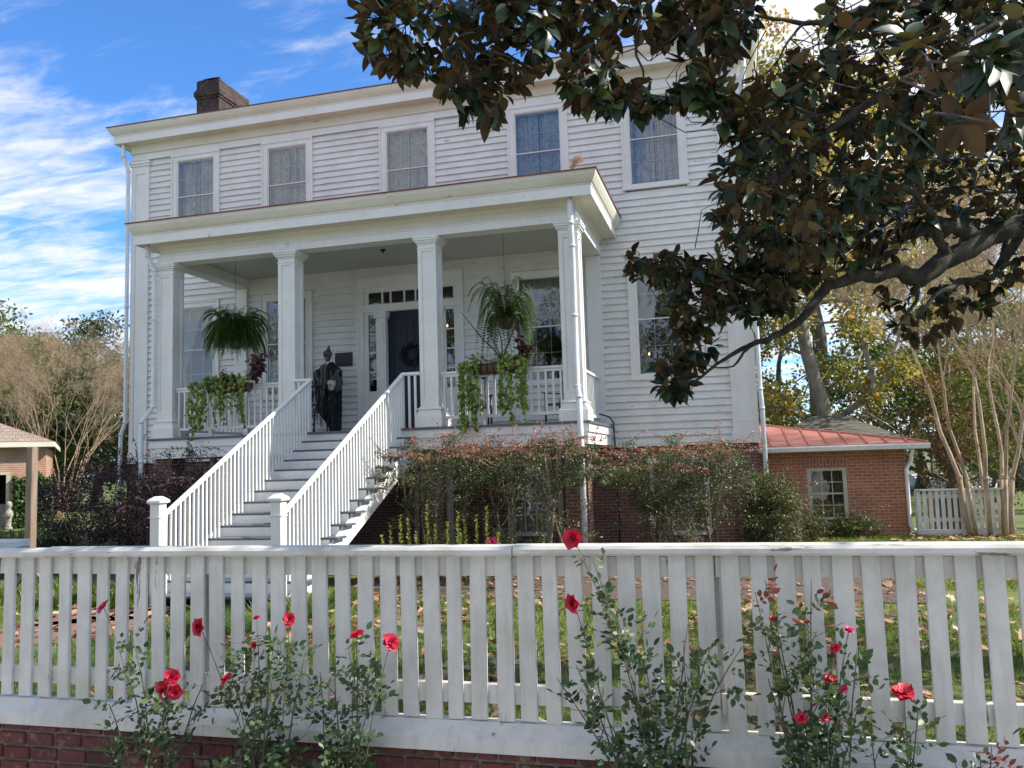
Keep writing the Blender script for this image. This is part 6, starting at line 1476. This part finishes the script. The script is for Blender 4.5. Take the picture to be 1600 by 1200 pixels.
rose_bush('low rose sprig with a few leaves at the bottom right corner', float(tp(1510, 1195, -13.9)[0]), -13.95, 207, [], [tp(1530, 1175), tp(1550, 1165), tp(1490, 1185)], 4, .12, .35, .9, red=[tp(1530, 1175)])
fp = atY(769, 847, -9.0)
e = empty('pink_rose', (fp[0], fp[1], 0), 'small pink bloom behind the fence cap near its middle joint', 'rose'); MB().tube([(fp[0], fp[1], 0), (fp[0]+.03, fp[1], fp[2]*.6), tuple(fp)], [.006, .005, .003], 5).build('cane', CANE, e, True)
cl = Cloud(); n = 60; t_ = rng.uniform(.15, .9, n); pos = np.stack([fp[0]+rng.normal(0, .06, n), fp[1]+rng.normal(0, .06, n), fp[2]*t_], 1); X, Y_, Z_ = frames(rand_dirs(rng, n), rand_dirs(rng, n, 1)); cl.put(*RLEAF, pos, X, Y_, Z_, np.full(n, .05)); cl.build('leaves', L_ROSE, e)
flower(fp, (0, -1, .4), .055, e, np.random.default_rng(3), PETALP)
# ------------------------------------------------------------------ magnolia overhanging from the right
MAGT = leaf_mat('magnolia_leaf', [(0, (.008, .020, .008)), (.5, (.014, .032, .010)), (.9, (.03, .055, .015)), (1, (.10, .14, .03))], .42, .05,
                under=[(0, (.045, .026, .012)), (.5, (.08, .048, .019)), (.85, (.11, .078, .027)), (1, (.15, .15, .045))], spec=.4)
MAGB = bark_mat('magnolia_bark', (.018, .015, .012), (.075, .068, .052), 7, (1, 1, .6), .02)
rm_ = np.random.default_rng(77)
MAGL2 = blade(.27, .34, .09, 6); MAGL3 = blade(.20, -.08, .10, 6)
MAGL2[0][:, 1] += .10*MAGL2[0][:, 0]**2; MAGL3[0][:, 1] -= .12*MAGL3[0][:, 0]**2; MAGL3[0][:, 2] += .035*np.sin(MAGL3[0][:, 0]*9)
tb = at(1800, 700, 7.6); mag = empty('magnolia_tree', (float(tb[0]), float(tb[1]), 0), 'large magnolia with rust-backed glossy leaves overhanging the house from the right', 'tree')
TX, TY = float(tb[0]), float(tb[1])
tk = MB(); tk.tube([(TX, TY, 0), (TX-.05, TY, .6), (TX-.1, TY+.03, 2.2), (TX-.05, TY-.05, 4.0), (TX+.1, TY, 6.0), (TX, TY, 9)], [.42, .34, .30, .26, .2, .06], 14); tk.build('trunk', MAGB, mag, True)
LIMBS = [
 [(1790, 330, 7.6, .17), (1600, 352, 7.3, .125), (1540, 374, 7.2, .11), (1482, 404, 7.1, .10), (1436, 434, 7.0, .088), (1400, 424, 7.0, .075), (1360, 428, 6.9, .066), (1300, 440, 6.8, .055), (1283, 458, 6.8, .048), (1268, 482, 6.7, .040), (1222, 519, 6.6, .031), (1184, 535, 6.6, .025), (1132, 560, 6.5, .017), (1084, 596, 6.4, .010), (1050, 590, 6.4, .005)],
 [(1184, 535, 6.6, .018), (1168, 545, 6.5, .014), (1145, 572, 6.5, .009), (1110, 572, 6.5, .005), (1095, 552, 6.4, .003)],
 [(1300, 440, 6.8, .035), (1270, 425, 6.8, .03), (1235, 414, 6.7, .026), (1195, 412, 6.6, .02), (1150, 432, 6.5, .014), (1105, 460, 6.4, .009), (1080, 480, 6.3, .005)],
 [(1540, 374, 7.2, .075), (1500, 360, 7.1, .065), (1460, 352, 7.0, .055), (1425, 365, 6.9, .045), (1396, 392, 6.8, .03), (1360, 410, 6.7, .022), (1300, 425, 6.6, .012)],
 [(1478, 400, 7.1, .055), (1460, 362, 6.8, .045), (1448, 325, 6.5, .036), (1416, 292, 6.2, .028), (1380, 300, 6.0, .018), (1340, 320, 5.9, .01)],
 [(1700, 200, 6.9, .10), (1600, 40, 6.1, .06), (1500, 70, 5.8, .045), (1412, 126, 5.5, .035), (1325, 185, 5.3, .026), (1255, 235, 5.2, .018), (1216, 290, 5.1, .01)],
 [(1600, 40, 6.1, .04), (1470, 10, 5.8, .034), (1360, 14, 5.6, .028), (1307, 28, 5.5, .022), (1255, 36, 5.5, .018), (1195, 26, 5.4, .012), (1150, 21, 5.4, .007)],
 [(1255, 36, 5.5, .012), (1235, 60, 5.4, .009), (1215, 95, 5.4, .006)],
 [(1470, 10, 5.8, .04), (1300, -60, 5.8, .034), (1100, -60, 5.7, .028), (945, -15, 5.5, .022), (825, 4, 5.4, .018), (780, 26, 5.4, .014), (739, 49, 5.3, .010), (709, 64, 5.3, .006)],
 [(945, -15, 5.5, .014), (930, 37, 5.4, .010), (940, 80, 5.4, .007), (960, 110, 5.3, .005)],
 [(825, 4, 5.4, .012), (765, 19, 5.4, .009), (727, 7, 5.3, .007), (660, 30, 5.3, .006), (610, 40, 5.2, .004), (575, 25, 5.2, .003)],
 [(739, 49, 5.3, .008), (720, 115, 5.2, .006), (700, 128, 5.2, .004), (686, 136, 5.2, .003)],
 [(1100, -60, 5.7, .018), (1010, 10, 5.5, .013), (994, 75, 5.4, .010), (1005, 112, 5.4, .008), (1005, 142, 5.4, .006), (1039, 151, 5.3, .004), (1060, 150, 5.3, .003)],
 [(994, 75, 5.4, .006), (1012, 95, 5.4, .004), (1025, 88, 5.4, .003)],
 [(994, 75, 5.4, .006), (975, 82, 5.4, .004), (958, 84, 5.4, .003)],
 [(1600, 352, 7.3, .06), (1560, 420, 7.4, .045), (1510, 440, 7.3, .035), (1470, 455, 7.1, .022), (1440, 490, 7.0, .012), (1432, 510, 7.0, .006)],
 [(1560, 420, 7.4, .03), (1590, 300, 7.6, .03), (1570, 200, 7.6, .03), (1590, 120, 7.6, .02)],
 [(1436, 434, 7.0, .03), (1430, 470, 6.9, .02), (1410, 500, 6.8, .01), (1385, 530, 6.8, .004)],
 [(1416, 292, 6.2, .016), (1330, 345, 6.0, .012), (1250, 370, 5.9, .009), (1180, 380, 5.8, .006), (1120, 395, 5.8, .004)],
 [(1150, 432, 6.5, .010), (1100, 425, 6.4, .008), (1040, 415, 6.3, .006), (1000, 425, 6.3, .004)],
 [(1570, 200, 7.6, .02), (1530, 240, 7.4, .015), (1480, 250, 7.2, .01), (1440, 240, 7., .005)],
 [(1590, 300, 7.6, .02), (1540, 300, 7.5, .014), (1500, 290, 7.3, .009), (1470, 310, 7.2, .005)],
]
def wpt(q): return at(q[0], q[1], q[2])
skel = []; 
for L_ in LIMBS:
    P = [wpt(q) for q in L_]; R_ = [q[3]*.85 for q in L_]
    # smooth the limb with a spline and a little knottiness
    Q = []; r2_ = []
    for i in range(len(P)-1):
        p0, p1, p2, p3 = P[max(i-1, 0)], P[i], P[i+1], P[min(i+2, len(P)-1)]
        for s in np.linspace(0, 1, 5)[:-1]:
            Q.append(.5*((2*p1)+(-p0+p2)*s+(2*p0-5*p1+4*p2-p3)*s*s+(-p0+3*p1-3*p2+p3)*s**3)+rm_.normal(0, min(.012, R_[i]*.25), 3)); r2_.append((R_[i]+(R_[i+1]-R_[i])*s)*(1+rm_.uniform(-.08, .1)))
    Q.append(P[-1]); r2_.append(R_[-1])
    MB().tube(Q, r2_, 10 if R_[0] > .05 else 6).build('branch', MAGB, mag, True); skel += Q
skel = np.array(skel)
def inpoly(x, y, P):
    c = False; n = len(P); j = n-1
    for i in range(n):
        if (P[i][1] > y) != (P[j][1] > y) and x < (P[j][0]-P[i][0])*(y-P[i][1])/(P[j][1]-P[i][1]+1e-9)+P[i][0]: c = not c
        j = i
    return c
REG = [  # polygon, distance range, spacing px, leaf length, clusters
 ([(556, -20), (560, 30), (585, 85), (640, 118), (690, 132), (722, 175), (768, 184), (800, 155), (812, 120), (850, 92), (850, 30), (870, -20)], (5.0, 5.6), 19, .125, 92),
 ([(855, -20), (850, 45), (880, 70), (895, 60), (930, 70), (1050, 55), (1060, 20), (1050, -20)], (5.2, 5.8), 21, .12, 34),
 ([(885, 85), (880, 140), (905, 160), (925, 170), (960, 165), (985, 165), (1005, 178), (1030, 160), (1010, 140), (985, 125), (955, 100), (930, 75)], (5.0, 5.5), 17, .115, 30),
 ([(1035, 140), (1040, 160), (1065, 165), (1070, 145)], (5.2, 5.3), 14, .11, 3),
 ([(1060, -20), (1055, 70), (1075, 95), (1130, 88), (1175, 60), (1185, 20), (1165, -20)], (5.0, 6.0), 19, .125, 32),
 ([(1075, 125), (1100, 165), (1130, 175), (1140, 150), (1130, 125), (1100, 115)], (5., 5.5), 16, .12, 12),
 ([(1130, 175), (1128, 215), (1160, 225), (1190, 210), (1175, 175)], (5., 5.5), 16, .12, 11),
 ([(1180, 120), (1150, 150), (1155, 210), (1170, 250), (1120, 270), (1112, 330), (1135, 350), (1130, 385), (1180, 410), (1230, 400), (1300, 385), (1350, 340), (1400, 310), (1430, 260), (1460, 200), (1620, 220), (1620, -20), (1290, -20), (1310, 60), (1260, 80), (1215, 110)], (4.6, 6.6), 15, .108, 330),
 ([(1155, 210), (1120, 270), (1112, 330), (1200, 400), (1320, 360), (1380, 300), (1300, 180), (1200, 130)], (5.6, 6.6), 15, .108, 75),
 ([(985, 388), (985, 430), (1030, 440), (1075, 470), (1110, 500), (1170, 490), (1200, 500), (1240, 470), (1290, 420), (1290, 390), (1200, 390), (1130, 400), (1100, 405), (1030, 400)], (6.0, 6.9), 14, .105, 120),
 ([(1035, 600), (1040, 615), (1065, 618), (1085, 590), (1080, 555), (1050, 560), (1020, 575)], (6.3, 6.5), 14, .115, 13),
 ([(1055, 475), (1060, 520), (1085, 530), (1100, 515), (1085, 480)], (6.3, 6.5), 13, .11, 9),
 ([(1060, 530), (1060, 575), (1110, 570), (1120, 530), (1085, 520)], (6.3, 6.5), 14, .11, 8),
 ([(1300, 380), (1330, 420), (1400, 400), (1470, 330), (1420, 320), (1360, 340)], (6.4, 7.2), 20, .12, 34),
 ([(1380, 330), (1470, 380), (1600, 360), (1620, 220), (1450, 210)], (6.8, 8.2), 22, .11, 80),
 ([(1370, 440), (1400, 520), (1430, 545), (1480, 500), (1560, 480), (1600, 400), (1500, 440), (1440, 460)], (6.8, 7.4), 27, .115, 26),
 ([(1470, 50), (1480, 200), (1560, 250), (1620, 240), (1620, 0)], (2.9, 3.4), 48, .13, 5),
 ([(1620, -60), (1620, 500), (2000, 500), (2000, -200)], (5.5, 8), 40, .13, 70),
 ([(560, -20), (900, -20), (1600, -20), (1900, -60), (1900, -500), (900, -420), (560, -180)], (5.0, 7.5), 42, .13, 210),
]
SUNLIT_GAP = [([(1190, 25), (1200, 110), (1260, 78), (1305, 40), (1250, 30)], 1)]
cl = Cloud(); tw = MB(); cents = []
for poly, (d0, d1), spc, ll, cnt in REG:
    xs = [p[0] for p in poly]; ys = [p[1] for p in poly]; got = []; tries = 0
    while len(got) < cnt and tries < cnt*60:
        tries += 1; x = rm_.uniform(min(xs), max(xs)); y = rm_.uniform(min(ys), max(ys))
        if not inpoly(x, y, poly) or any(inpoly(x, y, g[0]) for g in SUNLIT_GAP): continue
        if any((x-a)**2+(y-b_)**2 < (spc*.8)**2 for a, b_ in got[-60:]): continue
        got.append((x, y)); cents.append((at(x, y, rm_.uniform(d0, d1)), ll))
# large near sprays placed where the photograph has them
for q in ((1540, 92, 2.9), (1420, 62, 3.4), (1500, 190, 3.3), (1590, 150, 3.6)): cents.append((at(*q), .135))
for c, ll in cents:
    dd = np.linalg.norm(skel-c, axis=1); j = int(np.argmin(dd+rm_.uniform(0, .12, len(dd)))); a = skel[j]; v = c-a; L_ = np.linalg.norm(v)
    if L_ > .5: a = c-(v/L_+rm_.normal(0, .5, 3))*.32
    md = (a+c)/2+rm_.normal(0, .03+.05*min(L_, 1), 3)+np.array([0, 0, -.05*min(L_, 1)])
    r_ = .0032+.003*min(L_, 1.2)
    tw.tube([a, a*.6+md*.4+rm_.normal(0, .01, 3), md, md*.4+c*.6+rm_.normal(0, .015, 3), c], [r_, r_*.9, r_*.75, r_*.65, r_*.5], 4, cap=False)
    axis = unit(unit(c-md)+np.array([0, 0, -.15])+rm_.normal(0, .35, 3)); n = rm_.integers(7, 12)
    ang = np.arange(n)*2.4+rm_.uniform(0, 6); b1 = unit(np.cross(axis, [0.1, .2, 1])); b2 = np.cross(axis, b1); f = rm_.uniform(.25, 1.25, n)
    R_ = b1*np.cos(ang)[:, None]+b2*np.sin(ang)[:, None]
    d = unit(R_*np.sin(f)[:, None]+axis*np.cos(f)[:, None]*.8+np.array([0, 0, -.30])+rm_.normal(0, .15, (n, 3)))
    up = unit(axis*.7-d*.0+np.array([0, 0, .9])+rm_.normal(0, .45, (n, 3))); X, Y_, Z_ = frames(d, up)
    pos = c-axis*rm_.uniform(0, .05, n)[:, None]+d*.012; S = ll*rm_.uniform(.7, 1.25, n)
    S3 = np.stack([S, S*rm_.uniform(.85, 1.25, n), S*rm_.uniform(.3, 2.0, n)], 1); kk = rm_.integers(0, 3, n)
    for q, T_ in enumerate((MAGLEAF, MAGL2, MAGL3)): w2 = kk == q; cl.put(T_[0], T_[1], pos[w2], X[w2], Y_[w2], Z_[w2], S3[w2])
cl.build('leaves', MAGT, mag, True); tw.build('twigs', MAGB, mag)
cc = at(1438, 121, 3.9); co = Cloud(); n = 90; t_ = rm_.random(n); a = rm_.uniform(0, 6.28, n); rr = .028*np.sin(np.pi*np.clip(t_*.85+.12, 0, 1)); pos = cc+np.stack([rr*np.cos(a), rr*np.sin(a), (t_-.5)*.085], 1); d = np.stack([np.cos(a), np.sin(a), np.full(n, .5)], 1); X, Y_, Z_ = frames(d, np.tile([[0, 0, 1.]], (n, 1)))
co.put(*LEAF4, pos, X, Y_, Z_, np.full((n, 3), .022)*[1, 1.6, 1]); k_ = co.build('seed_cone', simple('magnolia_cone', (.20, .13, .09), .9, .4, 60), mag)
# hidden crown mass further back keeps the real tree's shade on the fence and lawn
cl = Cloud(); rngm = np.random.default_rng(5); cen = []
while len(cen) < 150:
    v = rngm.uniform(-1, 1, 3)
    if v@v > 1 or v@v < .25: continue
    c = np.array([TX+.3, TY, 5.6])+v*np.array([3.8, 3.6, 3.4])
    if c[2] < 2.2: continue
    q = c-CAM; w_ = q@CF
    if w_ > 0:
        xx = 800+FPX*(q@CR)/w_; yy = 600-FPX*(q@CU)/w_
        if -100 < xx < 1660 and -60 < yy < 1300: continue
    cen.append(c)
clump_leaves(rngm, cl, cen, rngm.uniform(.4, .8, len(cen)), 60, .15); cl.build('outer_crown', MAGT, mag)
# trees across the street, seen only as reflections in the old panes
for i, (x, y, H, cr) in enumerate(((-26, -44, 17, 7), (-14, -46, 18, 7), (-3, -50, 20, 7.5), (8, -45, 17.5, 7), (19, -48, 19, 7.5), (30, -44, 18, 7))):
    tree('street_tree', 'broad green tree across the street behind the camera', (x, y), H, .35, cr, L_GREEN, BARK, 300+i, 70, 60, .45, .1, group='trees across the street', clr=(.9, 1.9))
